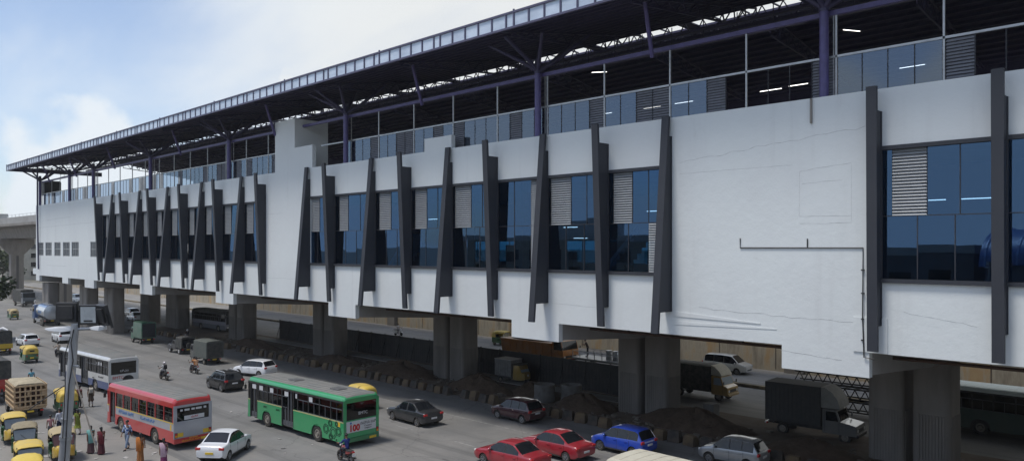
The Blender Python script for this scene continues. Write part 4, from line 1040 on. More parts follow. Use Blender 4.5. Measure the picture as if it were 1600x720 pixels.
# kerb stones along the median
ky = mat('kerb yellow dusty', (.16, .11, .06), .9, dirt=(.08, .06, .045), dirt_amt=.9, scale=2.2, bump=.4, bscale=8)
kb = mat('kerb black dusty', (.05, .045, .04), .9, dirt=(.13, .10, .075), dirt_amt=.8, scale=2.0, bump=.4, bscale=8)
kmesh = []
for m_ in (ky, kb):
    b = MB().loft([[(-w, -d, z), (w, -d, z), (w, d, z), (-w, d, z)] for w, d, z in ((.40, .28, 0), (.39, .25, .3), (.36, .17, .62), (.30, .12, .68))]); kmesh.append(b.mesh('kerb_stone', m_))
random.seed(11)
for i in range(98):
    x = -118 + i * 1.08
    if i in (13, 29, 30, 47, 66, 71, 88): continue      # gaps where stones are gone
    o = bpy.data.objects.new('kerb_stone', kmesh[i % 2]); COL.objects.link(o)
    o.location = (x + random.uniform(-.06, .06), 40.75 + random.uniform(-.05, .05), 0); o.rotation_euler = (random.uniform(-.10, .10), random.uniform(-.04, .04), random.uniform(-.22, .22)); o.scale = (random.uniform(.92, 1.06), 1, random.uniform(.85, 1.08))
    if i % 2: tag(o, 'dusty black kerb stone in the row along the median', 'kerb stone', 'black kerb stones along the median')
    else: tag(o, 'dusty yellow kerb stone in the row along the median', 'kerb stone', 'yellow kerb stones along the median')
kerb2 = MB().box(-420, 120, 60.95, 61.4, 0, .26).build('kerb', mat('far kerb', (.25, .2, .12), .9, dirt=(.07, .06, .05), dirt_amt=1, scale=.9, stretch=(1, .05, .05))); kerb2['kind'] = 'structure'
# soil heaps
def heap(label, x, y, lx, ly, h, seed):
    random.seed(seed); n, k = 26, 9; ph = [random.uniform(0, 6.3) for _ in range(6)]; rs = []
    for i in range(k + 1):
        u = i / k; r = 1 - u; zz = h * (1 - r ** 1.6) if i < k else h
        rs.append([(lx/2 * r * (1 + .10 * sin(3*a + ph[0]) + .07 * sin(5*a + ph[1]) + .05 * random.uniform(-1, 1)) * cos(a) + .05*lx*u*sin(ph[2]), ly/2 * r * (1 + .10 * sin(2*a + ph[3]) + .06 * random.uniform(-1, 1)) * sin(a), zz * (1 + .16 * sin(4*a + ph[4] + 5*u)) + random.uniform(-.05, .05) * (0 < i)) for a in [2*pi*j/n for j in range(n)]])
    o = MB().loft(rs, True).build('soil_heap', dirt_m, None, 70); o.location = (x, y, .10); return tag(o, label, 'soil heap')
heap('low long soil heap between the far end kerb and piers', -87, 43.6, 12, 3.0, .8, 1)
heap('soil heap before the pier by the white hatchback', -68.5, 43.5, 8, 3.2, .75, 2)
heap('long ragged soil heap behind the green bus roof', -58.6, 44.3, 10, 4.2, 1.1, 3)
heap('brown soil heap piled beside the ribbed pier above the maroon hatchback', -47.4, 43.7, 7.5, 3.6, 1.15, 4)
heap('soil heap between the concrete rings and next pier', -36.0, 44.2, 5.5, 3.4, 1.0, 5)
heap('dark soil heap behind the silver hatchback', -27.2, 44.6, 8.5, 4.2, 1.15, 6)
heap('low soil heap in front of the box truck', -19.0, 43.6, 6, 3.6, .8, 8)
heap('small soil heap behind the two concrete rings', -42.8, 45.0, 3.2, 2.6, .9, 9)
random.seed(31); b = MB()
for i in range(520):
    x, y = random.uniform(-100, -8), random.triangular(41.3, 47.2, 43)
    q_ = random.uniform(.06, .26); M = Matrix.Translation((x, y, .14)) @ Matrix.Rotation(random.uniform(0, 6), 4, 'Z') @ Matrix.Rotation(random.uniform(-.7, .7), 4, 'X'); b.box(-q_, q_*.8, -q_*.7, q_*.6, -q_*.4, q_*.5, M)
tag(b.build('rubble', mat('rubble', (.12, .10, .08), .95, dirt=(.22, .19, .15), dirt_amt=.9, scale=.35)), 'loose stones and rubble strewn over the median earth', 'rubble', None, 'stuff')
# precast rings and a concrete block on the median
ringm = mat('precast ring', (.17, .165, .155), .9, dirt=(.10, .09, .075), dirt_amt=.8, scale=2, bump=.3)
for x, y, l in ((-40.0, 43.9, 'grey concrete pipe ring standing on end next to the soil heap'), (-38.4, 45.2, 'grey concrete pipe ring standing on end, nearer the wide pier')):
    rg = MB().lathe((0, 0, .1), (0, 0, 1), [(0, .78), (.12, .82), (.5, .80), (.55, .78), (.9, .80), (1.35, .80), (1.35, .68), (0, .66)], 26).build('concrete_ring', ringm, None, 40); rg.location = (x, y, 0); tag(rg, l, 'concrete ring')
bk = MB().box(-.42, .42, -.4, .4, .1, 1.05).box(-.46, .46, -.44, .44, 1.05, 1.13).build('concrete_block', ringm, None, 0, .03); bk.location = (-27.9, 47.9, 0); tag(bk, 'small square concrete block standing on the median near the gold bumper truck', 'concrete block')
# barricade fence
bf = thing('barricade_fence', 'long dark sheet metal barricade fence running behind the station piers', 'fence', (-62, 49.55, 0))
bdark = mat('dark barricade', (.028, .028, .030), .65, dirt=(.055, .05, .045), dirt_amt=.8, scale=1.2)
for i in range(23):
    x = -29.5 + i * 2.55
    p = MB(); p.box(x + .04, x + 2.51, -.03, .03, .15, 2.55)
    for z in (.2, 1.35, 2.46): p.box(x + .05, x + 2.5, -.06, -.03, z, z + .08)
    for k in range(6): p.box(x + .3 + k*.36, x + .36 + k*.36, -.045, -.03, .28, 2.46)
    p.build('fence_panel', bdark, bf)
    MB().box(x - .05, x + .03, -.07, .05, .0, 2.62).beam((x, -.05, 1.8), (x, -.55, .1), .05).build('fence_post', bdark, bf)
# retaining wall across the far road
wm, nt, out = newmat('stained retaining wall'); L = nt.links.new
bs = N(nt, 'ShaderNodeBsdfPrincipled', Roughness=.9); L(bs.outputs[0], out.inputs[0]); tc = N(nt, 'ShaderNodeTexCoord'); mp = N(nt, 'ShaderNodeMapping'); mp.inputs['Scale'].default_value = (.55, 1, .12); L(tc.outputs['Object'], mp.inputs[0])
n1 = N(nt, 'ShaderNodeTexNoise', Scale=1.0, Detail=8.0, Roughness=.7); L(mp.outputs[0], n1.inputs['Vector']); cr = N(nt, 'ShaderNodeValToRGB'); L(n1.outputs[0], cr.inputs[0])
e = cr.color_ramp.elements; e[0].position = .30; e[0].color = (.17, .14, .11, 1); e[1].position = .72; e[1].color = (.46, .35, .20, 1); q = e.new(.5); q.color = (.40, .355, .28, 1); q = e.new(.6); q.color = (.42, .29, .16, 1)
L(cr.outputs[0], bs.inputs['Base Color'])
rw = thing('retaining_wall', 'long stained beige retaining wall along the far road', 'wall', (0, 70.2, 0))
MB().box(-265, 100, 0, .5, 0, 4.6).build('wall_face', wm, rw); MB().box(-265, 100, -.08, .6, 4.6, 4.85).build('coping', concrete, rw)
j = MB()
for i in range(60): j.box(-262 + i*6, -261.9 + i*6, -.02, -.002, .3, 4.6)
j.build('joint', mat('joint dark', (.12, .1, .08), .9), rw)
for i, px in enumerate((-9.6, -32, -63, -95)):
    MB().box(px - .9, px + .9, -.5, -.02, 0, 4.6).build('buttress', concrete, rw)
pp = thing('pipe_run', 'dark rusty pipe hung along beneath the station soffit', 'pipe', (0, 37.0, 6.85))
MB().tube([(-110, 0, .12), (16, 0, .12)], .08, 8).build('pipe', mat('rust pipe', (.07, .035, .022), .7, var=.5), pp, 50)
for i in range(16): MB().box(-100 + i*7.3 - .05, -99.95 + i*7.3, -.06, .06, .1, 1.3).build('hanger', black, pp)
# vegetation stuff on top of the far wall
gm = mat('leaf green dull', (.045, .07, .025), .8, dirt=(.09, .10, .045), dirt_amt=.8, scale=.6)
def leaves(b, c, r, n, s=.35):
    for _ in range(n):
        while True:
            d = Vector((random.uniform(-1, 1), random.uniform(-1, 1), random.uniform(-1, 1)))
            if d.length < 1: break
        p = Vector(c) + Vector((d.x*r[0], d.y*r[1], d.z*r[2])); u = Vector((random.gauss(0, 1), random.gauss(0, 1), random.gauss(0, .6))).normalized(); v = u.orthogonal().normalized() * s * .55; u = u * s
        b.add([p - u, p + v, p + u, p - v], [(0, 1, 2, 3)])
random.seed(5); b = MB()
for i in range(60):
    x = random.uniform(-262, 90); leaves(b, (x, 72.5 + random.uniform(0, 3), 5.0 + random.uniform(0, .8)), (2.6, 1.2, 1.0), 60, .38)
tag(b.build('undergrowth', gm, recalc=False), 'dull green scrub growing along the top of the beige wall', 'undergrowth', None, 'stuff')
def tree(label, x, y, h, r, seed, n=900, cz=None, m=gm, group=None, s=.4):
    random.seed(seed); t = thing('tree', label, 'tree', (x, y, 0), 0, group); tr = MB(); cz = cz or h - r
    tr.tube([(0, 0, -.1), (.1, .05, cz*.4), (.0, .1, cz)], [.26*h/8, .2*h/8, .11*h/8], 8)
    cr = MB()
    for i in range(7):
        a = i * 2.4; e_ = (r*.62*cos(a), r*.62*sin(a), cz + random.uniform(-.3, .55) * r)
        tr.tube([(0.03, .06, cz*.62), (e_[0]*.5, e_[1]*.5, cz*.85), e_], [.11*h/8, .08*h/8, .03], 6)
        for k in range(3): leaves(cr, (e_[0] + random.uniform(-.4, .4)*r, e_[1] + random.uniform(-.4, .4)*r, e_[2] + random.uniform(-.3, .4)*r), (r*.42, r*.42, r*.32), n // 21, s)
    tr.build('trunk', mat('bark', (.09, .065, .045), .9, var=.4), t, 50); cr.build('crown', m, t, recalc=False); return t
tree('dark leafy roadside tree at the left picture edge beside the far lane', -117, 21.2, 8.2, 3.3, 4, 2600, 5.2, mat('leaf dark', (.030, .048, .020), .8, dirt=(.05, .075, .03), dirt_amt=.8, scale=.7), s=.32)
for i, (x, y, h, r) in enumerate(((-235, 78, 9, 4), (-250, 84, 11, 5), (-272, 80, 9, 4.5), (-300, 62, 10, 5), (-330, 66, 12, 6), (-290, 92, 13, 6), (-225, 90, 11, 5), (-360, 80, 13, 7))):
    tree('hazy green tree in the far row past the viaduct', x, y, h, r, 20 + i, 700, None, gm, 'far trees past the viaduct', .7)
# metro viaduct running on from the station
va = thing('viaduct', 'grey concrete metro viaduct continuing past the far end of the station', 'viaduct', (-146.2, 46, 0))
MB().prism([(-5.2, 17.0), (-5.2, 16.5), (-3.0, 16.2), (-2.2, 14.0), (2.2, 14.0), (3.0, 16.2), (5.2, 16.5), (5.2, 17.0)], 0, -330, 'x').build('deck', concrete, va)
for s in (1, -1): MB().box(-330, 0, s*5.0 - .12, s*5.0 + .12, 17.0, 18.3).build('parapet', soffit, va)
hr = MB(); hr.box(-330, 0, -5.03, -4.97, 18.75, 18.8)
for i in range(110): hr.box(-329 + i*3, -328.95 + i*3, -5.03, -4.97, 18.3, 18.78)
hr.build('handrail', steel, va)
for x in (-26, -63, -100, -137, -174):
    MB().loft([[(x - 1.1, -1.3 - d, z), (x + 1.1, -1.3 - d, z), (x + 1.1, 1.3 + d, z), (x - 1.1, 1.3 + d, z)] for d, z in ((0, 0), (0, 10.2), (2.2, 12.6), (2.2, 13.98))]).build('pier', concrete, va, None, .1)
    MB().box(x + 1.1, x + 1.14, -.25, .25, 0, 10).build('pier_groove', mat('groove dark', (.1, .095, .09), .9), va)
# far buildings
def building(label, x0, x1, y0, y1, h, col, rows, cols_, face='x', extra=None, group=None):
    t = thing('building', label, 'building', ((x0 + x1)/2, (y0 + y1)/2, 0), 0, group); w, d = (x1 - x0)/2, (y1 - y0)/2
    MB().box(-w, w, -d, d, 0, h).build('wall', mat('wall %s' % label[:18], col, .85, var=.25, scale=.4), t)
    MB().box(-w - .15, w + .15, -d - .15, d + .15, h, h + .9).box(-w*.3, w*.2, -d*.4, d*.5, h + .9, h + 3.4).build('roof_parapet', mat('parapet grey', (.4, .39, .37), .85), t)
    for r in range(rows):
        for c in range(cols_):
            z = 1.6 + (h - 2) * r / rows
            if face == 'x':
                a = lerp(-d + .8, d - .8, (c + .5) / cols_); f = MB().box(w + .003, w + .06, a - .85, a + .85, z, z + 1.6).build('window', car_glass, t); MB().box(w + .003, w + .22, a - 1.0, a + 1.0, z - .12, z - .004).build('sill', soffit, f)
            else:
                a = lerp(-w + 1, w - 1, (c + .5) / cols_); f = MB().box(a - 1.1, a + 1.1, d + .003, d + .06, z, z + 1.7).build('window', car_glass, t); MB().box(a - 1.3, a + 1.3, d + .003, d + .25, z - .12, z - .004).build('sill', soffit, f)
    return t
building('pale cream block of flats far beyond the viaduct piers', -345, -325, 70, 92, 15, (.45, .43, .38), 4, 5)
building('grey far building seen under the viaduct deck', -320, -300, 48, 60, 11, (.33, .34, .34), 3, 4)
building('low ochre far building past the retaining wall', -285, -272, 74, 90, 9, (.42, .33, .22), 2, 4)
building('white far building above the viaduct parapet', -400, -378, 60, 80, 25, (.5, .5, .49), 6, 5)
# across the street, behind the view: they show in the station's windows
building('dark grey shop building across the street mirrored in the station windows', -52, -22, -40, -24, 11.5, (.16, .16, .17), 3, 7, 'y')
building('beige office building across the street mirrored in the station windows', -104, -60, -44, -24, 13, (.30, .27, .22), 4, 9, 'y')
building('low brown building across the street mirrored beside the blue curved roof', 14, 40, -42, -24, 12, (.17, .13, .11), 3, 6, 'y')
cr_ = thing('canopy_building', 'station entrance hall with a blue ribbed curved roof across the street', 'building', (-6, -26, 0))
MB().box(-14, 14, -7, 6, 0, 10.2).build('wall', mat('hall wall', (.13, .13, .15), .8), cr_)
MB().prism([(7 * cos(pi*i/16) - .5, 10.2 + 3.6 * sin(pi*i/16)) for i in range(17)], -14.5, 14.5, 'x').build('curved_roof', mat('blue roof', (.05, .12, .3), .4), cr_, 40)
rb = MB()
for i in range(16):
    x = -14 + i * 1.85; rb.tube([(x, 7.06 * cos(pi*k/12) - .5, 10.2 + 3.66 * sin(pi*k/12)) for k in range(13)], .12, 6)
rb.build('roof_rib', mat('blue rib', (.16, .25, .45), .4), cr_)
fbr = thing('shade_bridge', 'covered footbridge added out of view to shade the right end of the station', 'shade_bridge', (6.5, 0, 0))  # unseen bridge, added to darken the piers and ground at the right
MB().box(-2.6, 2.6, -16, 33.0, 7.6, 8.3).build('deck', soffit, fbr); MB().box(-3.0, 3.0, -16, 33.0, 13.2, 13.4).build('roof', roof_under, fbr)
for s in (1, -1): MB().box(s*2.55 - .05, s*2.55 + .05, -16, 33.0, 8.3, 9.5).build('parapet', white_wall, fbr)
MB().box(-7.0, 3.0, 15, 33.2, 0, 7.55).build('shade_block', white_wall, fbr); MB().box(-4.5, 3.0, 17, 33.2, 8.35, 13.15).build('shade_hall', white_wall, fbr)  # solid blocks added out of view to keep sky light off the right piers
for y in (-14, -4, 8): MB().box(-.8, .8, y - .8, y + .8, 0, 7.6).build('pier', concrete, fbr)
for k in range(13):
    for s in (1, -1): MB().box(s*2.5 - .06, s*2.5 + .06, -15 + k*3.9, -14.88 + k*3.9, 9.5, 13.2).build('post', purple, fbr)
# steel lattice frames lying beyond the box truck
sl = thing('steel_frame_pile', 'pile of dark steel lattice frames lying behind the box truck', 'steel frames', (-21.5, 55.6, 0))
for k in range(3):
    b = MB(); z = .3 + k * .85; y = k * .35
    for a in (0, .7): b.beam((-4.2, y, z + a), (5.2, y + .3, z + a), .09); b.beam((-4.2, y + .9, z + a), (5.2, y + 1.2, z + a), .09)
    for i in range(14):
        x = -4.2 + i * .7; b.beam((x, y, z), (x + .35, y + .02, z + .7), .06); b.beam((x + .35, y + .02, z + .7), (x + .7, y + .04, z), .06); b.beam((x, y, z + .7), (x + .5, y + .9, z + .7), .06)
    b.build('lattice_frame', mat('rust steel dark', (.045, .04, .037), .7, var=.4), sl)
# ------------------------------------------------------------------ street lamp close to the camera
LA = degs = 44.76
sl_ = thing('street_lamp', 'tall leaning galvanised street lamp with floodlights at its top and a dangling cable', 'street lamp', (-15.05, 3.39, 0), LA)
polem = mat('galvanised pole', (.40, .405, .41), .5, .15, dirt=(.20, .195, .19), dirt_amt=.7, scale=4, stretch=(1, 1, .3))
def lp(z): return (.90 * z / 10.65, 0, z)
MB().tube([lp(0), lp(5), lp(8.3), lp(10.7)], [.125, .105, .088, .062], 14).build('pole', polem, sl_, 60)
for z in (7.9, 8.75, 9.05): MB().cyl(lp(z), lp(z + .06), .10, .10, 14).build('clamp', steel, sl_, 50)
fb = MB()
fb.tube([(.55, 0, 10.60), (1.35, 0, 10.63)], .028, 8); fb.tube([lp(10.0), (1.02, -.1, 10.0)], .02, 6); fb.build('bracket_arm', steel, sl_, 50)
for nm, x0, x1, z in (('lamp_head', .40, .86, 10.62), ('lamp_head', 1.16, 1.42, 10.64)):
    b = MB(); b.loft([[(x, -w, z - hh), (x, -w*.8, z + hh*.8), (x, w*.8, z + hh*.8), (x, w, z - hh)] for x, w, hh in ((x0, .03, .012), (lerp(x0, x1, .25), .10, .03), (lerp(x0, x1, .75), .12, .045), (x1, .05, .03))]); b.build(nm, mat('lamp head white', (.62, .63, .64), .4, var=.15), sl_, 50, .008)
def flood(x, z, yaw, tilt, wd=.35, hg=.33):
    M = Matrix.Translation((x, .0, z)) @ Matrix.Rotation(yaw, 4, 'Z') @ Matrix.Rotation(tilt, 4, 'X')
    b = MB(); b.box(-wd/2, wd/2, -.03, .05, -hg/2, hg/2, M)
    b.box(-wd/2 + .05, wd/2 - .05, .05, .075, -hg/2 + .05, hg/2 - .05, M)
    o = b.build('floodlight', black, sl_, None, .008)
    g = MB().box(-wd/2 + .03, wd/2 - .03, -.036, -.031, -hg/2 + .03, hg/2 - .03, M); g.build('lens', mat('flood lens', (.52, .54, .53), .25, var=.25, scale=8), o)
    k = MB().box(-.07, .07, -.042, -.037, -hg/2 + .05, -hg/2 + .075, M); k.build('led_strip', black, o)
    for s in (1, -1):
        pq = MB().box(s*(wd/2 + .012) - .006, s*(wd/2 + .012) + .006, -.02, .02, -hg/2 - .05, .03, M); pq.build('yoke', black, o)
flood(.775, 10.90, pi, .0); flood(1.135, 10.86, .12, .05, .30, .33); flood(1.385, 10.86, 2.5, -.25, .34, .35)
cb = MB(); cb.tube([(.93, -.09, 10.62), (.90, -.12, 10.4), (.93, -.11, 10.1), (.86, -.11, 9.7), (.84, -.12, 9.2), (.80, -.12, 8.5), (.66, -.12, 7.0), (.4, -.14, 4.0)], .010, 6); cb.tube([(.89, -.12, 10.5), (.80, -.12, 10.2), (.81, -.13, 9.7), (.76, -.12, 8.8)], .008, 6); cb.build('cable', black, sl_, 50)
MB().tube([(.905, -.1, 10.0), (.99, -.12, 9.75), (1.12, -.12, 9.3), (1.24, -.12, 8.9), (1.34, -.12, 8.58)], [.008, .010, .011, .012, .010], 6).build('dangling_cable', mat('tan cable', (.35, .30, .24), .8), sl_, 50)
MB().tube([(.78, -.1, 9.68), (.55, -.15, 9.52), (.25, -.2, 9.30)], .01, 6).build('stay_wire', black, sl_, 50)
# ------------------------------------------------------------------ traffic
wht = paint('car white', (.74, .75, .76)); blk = paint('car black', (.008, .008, .009), dirt_amt=.02); gry = paint('car grey', (.03, .032, .037), metal=.2, dirt_amt=.05); mar = paint('car maroon', (.045, .006, .014)); red = paint('car red', (.30, .012, .025)); blu = paint('car blue', (.01, .055, .40)); sil = paint('car silver', (.32, .33, .335), metal=.4); pearl = paint('car pearl', (.58, .57, .53))
car('white saloon taxi with yellow plate beside the red bus rear corner', 'car', (-43.1, 19.9), 130, 'sedan', 3.99, 1.68, 1.5, wht, None, plate_y)
car('black compact SUV with white roof strips ahead of the green bus', 'car', (-63.2, 29.1), 179, 'suv', 3.99, 1.78, 1.6, blk, blk, name='suv', railm=wht, clad=True)
car('white hatchback turning just in front of the green bus roof', 'car', (-67.9, 34.2), 200, 'hatch', 3.98, 1.74, 1.52, wht)
car('dark grey saloon car behind the green bus', 'car', (-42.1, 32.85), 179, 'sedan', 4.45, 1.7, 1.5, gry)
car('dark maroon hatchback driving close to the soil heaps', 'car', (-37.5, 38.35), 180, 'hatch', 3.85, 1.7, 1.53, mar)
car('red saloon car at the bottom edge, nearer the camera', 'car', (-29.75, 29.95), 181, 'sedan', 4.45, 1.73, 1.47, red)
car('red saloon car between the other red car and blue hatchback', 'car', (-29.5, 33.4), 180, 'sedan', 4.5, 1.73, 1.47, red)
car('bright blue small hatchback in the kerbside lane', 'car', (-27.2, 36.75), 181, 'hatch', 3.7, 1.66, 1.55, blu)
car('silver hatchback at the bottom edge before the dark soil heap', 'car', (-21.3, 38.95), 183, 'hatch', 3.6, 1.6, 1.55, sil)
car('white utility car ahead of the motorcycle by the lamp pole', 'car', (-109.0, 29.0), 178, 'suv', 4.2, 1.75, 1.7, wht)
car('white car half hidden behind the yellow rickshaw roof', 'car', (-108.0, 24.9), 182, 'hatch', 4.0, 1.7, 1.5, wht)
car('cream white people carrier on the far road below the beige wall', 'car', (-36.9, 66.3), 4, 'mpv', 4.4, 1.82, 1.75, pearl, z=.12)
car('white car parked between the far piers, nearest one', 'car', (-131.5, 45.6), 178, 'sedan', 4.3, 1.72, 1.5, wht)
car('silver car parked behind the white car at the far piers', 'car', (-141.0, 48.2), 178, 'hatch', 4.0, 1.7, 1.5, sil)
car('distant white van on the road under the station end', 'van', (-185, 52.0), 2, 'mpv', 4.2, 1.8, 1.9, wht, name='van')
green = paint('bus green', (.025, .31, .11), scale=.8); green2 = paint('bus green dark', (.012, .17, .06)); busroof = mat('dusty bus roof', (.16, .165, .155), .8, dirt=(.22, .205, .185), dirt_amt=.8, scale=1.2)
bred = paint('bus red', (.50, .028, .03), dirt_amt=.12); bgrey = paint('bus silver grey', (.36, .37, .40), dirt_amt=.2); bwhite = paint('bus white', (.58, .58, .56), dirt_amt=.3); bblue = paint('bus blue', (.02, .055, .19), dirt_amt=.2)
yel = mat('sticker yellow', (.7, .45, .03), .5); blk_t = mat('lettering black', (.012, .012, .012), .6); wht_t = mat('lettering white', (.6, .6, .6), .6); blu_t = mat('lettering blue', (.05, .17, .42), .6); red_t = mat('lettering red', (.5, .02, .02), .6); gold_t = mat('lettering yellow', (.75, .42, .03), .6)
# green city bus
B = bus('city_bus', 'green city bus with a grey roof, double doors and hexagon pattern', (-44.75, 26.35), 182.5, 11.1, 2.6, 3.12, green, green, green, busroof, 'x', mat('cream line', (.5, .42, .2), .6), ((-.1, 1.25), (4.35, 5.25)), True, green2, green, (.38, 1.0, 1.62, 2.72), 9, .5, (-2.75, 3.15), (-3.2, 1.6))
B['group'] = 'buses in the road'
hex_ = MB()
for cx, cz, r in ((-3.75, .98, .30), (-4.5, .86, .36), (-4.2, 1.38, .2), (-5.05, 1.0, .28), (-4.85, 1.42, .16), (-4.25, .45+.12, .2)):
    for q in (1.0, .62):
        pts = [(cx + r*q*cos(pi/3*i + .2), cz + r*q*sin(pi/3*i + .2)) for i in range(6)]
        for p, s_ in zip(pts, pts[1:] + pts[:1]): hex_.beam((p[0], 1.306, p[1]), (s_[0], 1.306, s_[1]), .012, .045)
hex_.build('hexagon_pattern', mat('pattern dark green', (.006, .06, .025), .6), B)
ad = MB().box(-5.60, -5.578, -1.05, 1.12, .93, 1.60).build('advert_panel', mat('advert white', (.62, .63, .63), .5, var=.1), B)
text(ad, '100', .52, (-5.606, .55, 1.17), ROT_REAR, red_t, w=1.0, bold=.025); text(ad, 'ನಮ್ಮ ಬಸ್', .22, (-5.606, -.45, 1.38), ROT_REAR, blk_t); text(ad, 'Connect', .16, (-5.606, -.45, 1.2), ROT_REAR, blk_t); text(ad, 'bengaluru', .13, (-5.606, -.45, 1.06), ROT_REAR, blk_t)
MB().lathe((-5.61, .82, 1.5), (-1, 0, 0), [(0, .07), (.004, .07)], 12).build('emblem', blu_t, ad)
text(B, 'BMTC', .26, (-5.575, -.1, 2.0), ROT_REAR, wht_t)
for x, s_ in ((3.6, .16), (2.0, .16)): text(B, 'BMTC', .17, (x - .3, 1.308, 1.32), ROT_LEFT, blk_t)
MB().box(-5.2, -4.95, 1.3, 1.31, 1.3, 1.55).build('sticker', yel, B); MB().box(-5.56+.0, -5.53, .3, .75, .42, .56).build('sticker', yel, B)
for x, w_ in ((3.9, .45), (2.55, .4), (.75, .45), (-.4, .16), (-2.0, .45), (4.8, .5)): MB().box(x - w_/2, x + w_/2, 1.262, 1.268, 2.36, 2.66).build('window_notice', wht_t, B)
# red and grey state bus
R_ = bus('state_bus', 'red and grey bus with red cant rail beside the walking people', (-50.65, 18.9), 185, 9.0, 2.4, 3.02, bred, bgrey, bred, busroof, 'x', mat('yellow line', (.6, .42, .05), .6), ((3.3, 4.2),), False, bred, bgrey, (.42, 1.12, 1.62, 2.5), 8, .48, (-2.1, 2.55))
R_['group'] = 'buses in the road'
text(R_, 'ಕರ್ನಾಟಕ ಸಾರಿಗೆ', .30, (1.75, 1.208, 1.36), ROT_LEFT, blu_t); text(R_, 'ಕೆ.ಎಸ್.ಆರ್.ಟಿ.ಸಿ', .26, (-1.2, 1.208, 1.36), ROT_LEFT, blu_t)
text(R_, 'ಕರ್ನಾಟಕ', .13, (-4.568, .0, .625), ROT_REAR, gold_t); text(R_, 'ಸಾಮಾನ್ಯ ಸಾರಿಗೆ', .15, (-4.568, .12, .49), ROT_REAR, gold_t)
for y in (.82, -.82): MB().box(-4.545, -4.53, y - .2, y + .2, .76, 1.0).build('reflector_sticker', yel, R_)
nb = MB().box(-4.53, -4.515, -.7, .55, 1.72, 1.96).build('notice_board', wht_t, R_); text(nb, 'ಸಾರಿಗೆ', .16, (-4.535, -.08, 1.84), ROT_REAR, red_t)
for i, (y, w_) in enumerate(((.72, .14), (.38, .3), (0, .2), (-.35, .36), (-.75, .16))): MB().box(-4.53, -4.515, y - w_/2, y + w_/2, 2.26, 2.37).build('window_sticker', wht_t, R_)
MB().box(-4.25, -4.1, 1.2, 1.207, 1.15, 1.5).build('sticker', yel, R_)
# white and blue bus
W_ = bus('city_bus', 'white and blue bus halted behind the lamp pole', (-72.6, 22.0), 184, 10.8, 2.4, 3.02, bblue, bwhite, bwhite, busroof, 'x', None, ((-1.2, .2), (4.0, 5.0)), True, bblue, bwhite, (.40, 1.0, 1.55, 2.62), 9, .48, (-2.7, 3.0))
W_['group'] = 'buses in the road'
text(W_, 'ಬಿ.ಎಂ.ಟಿ.ಸಿ', .2, (-3.9, 1.208, 1.3), ROT_LEFT, blk_t); text(W_, 'BMTC', .16, (-2.4, 1.208, 1.1), ROT_LEFT, blk_t); text(W_, 'BMTC', .34, (-5.435, .45, 1.32), ROT_REAR, red_t)
text(W_, 'ಬಿ.ಎಂ', .26, (-5.42, -.05, 1.86), ROT_REAR, wht_t)
MB().prism([(-.35 + .45*cos(pi*i/10), 1.1 + .36*sin(pi*i/10)) for i in range(11)], -5.432, -5.43, 'x').build('emblem', blk_t, W_)
for x in (-3.4, -2.9, -3.9): MB().box(x - .12, x + .12, 1.16, 1.167, 2.2, 2.5).build('window_notice', wht_t, W_)
# others
teal = paint('bus teal', (.10, .30, .24)); cream = mat('cream bus roof', (.50, .47, .38), .75, dirt=(.38, .35, .28), dirt_amt=.6, scale=1.5)
Q = bus('city_bus', 'bus with a pale cream roof and teal edge cut by the bottom edge', (-14.9, 27.35), 179, 11.0, 2.5, 3.0, teal, teal, cream, cream, 'buses in the road', None, ((1.0, 2.2), (4.3, 5.2)), True, teal, teal, (.38, 1.0, 1.6, 2.62), 9, .48)
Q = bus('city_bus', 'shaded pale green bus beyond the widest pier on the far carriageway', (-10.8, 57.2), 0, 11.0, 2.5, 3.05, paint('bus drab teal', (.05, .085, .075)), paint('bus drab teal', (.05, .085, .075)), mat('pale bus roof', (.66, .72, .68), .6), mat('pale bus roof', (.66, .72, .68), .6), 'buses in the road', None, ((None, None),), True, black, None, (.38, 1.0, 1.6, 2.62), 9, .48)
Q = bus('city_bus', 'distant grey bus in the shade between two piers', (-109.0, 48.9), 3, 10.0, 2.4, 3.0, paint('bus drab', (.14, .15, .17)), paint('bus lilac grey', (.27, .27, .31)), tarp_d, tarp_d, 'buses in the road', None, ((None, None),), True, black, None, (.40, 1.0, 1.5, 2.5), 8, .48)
# water tanker lorry
T = thing('tanker_lorry', 'blue and silver water tanker lorry on the far side of the junction', 'tanker', (-136.2, 34.0, 0), 176)
tb = paint('tanker blue', (.05, .13, .32), dirt_amt=.3)
cabin(T, 2.7, 4.3, 2.4, .75, 2.9, tb); chassis(T, -4.4, 4.2, 2.4, .98, (-3.2, -2.0, 3.4), .5, .3)
b = MB(); b.lathe((-4.2, 0, 2.05), (1, 0, 0), [(0, .15), (.05, .8), (.2, 1.1), (6.3, 1.1), (6.45, .8), (6.5, .15)], 26); b.build('tank', paint('tank silver', (.45, .5, .55), metal=.3, dirt_amt=.3), T, 40)
b = MB(); b.prism([(1.12*sin(a), 2.05 + 1.125*cos(a)) for a in [lerp(-.85, .85, i/12) for i in range(13)]] + [(1.10*sin(a), 2.05 + 1.10*cos(a)) for a in [lerp(.85, -.85, i/12) for i in range(13)]], -3.9, 1.95, 'x'); b.build('tank_stripe', tb, T, 40)
MB().box(-3.5, 1.5, -.3, .3, 3.16, 3.24).cyl((-1, 0, 3.2), (-1, 0, 3.4), .3, .3, 14).build('walkway', steel, T)
for s in (1, -1): MB().box(-4.0, 2.3, s*.7 - .12, s*.7 + .12, .98, 1.16).build('cradle', black, T); MB().box(-1.4, 2.6, s*1.1 - .02, s*1.1 + .02, .55, .9).build('side_guard', steel, T)
text(T, 'WATER', .62, (-1.0, 1.118, 2.0), ROT_LEFT, blu_t)
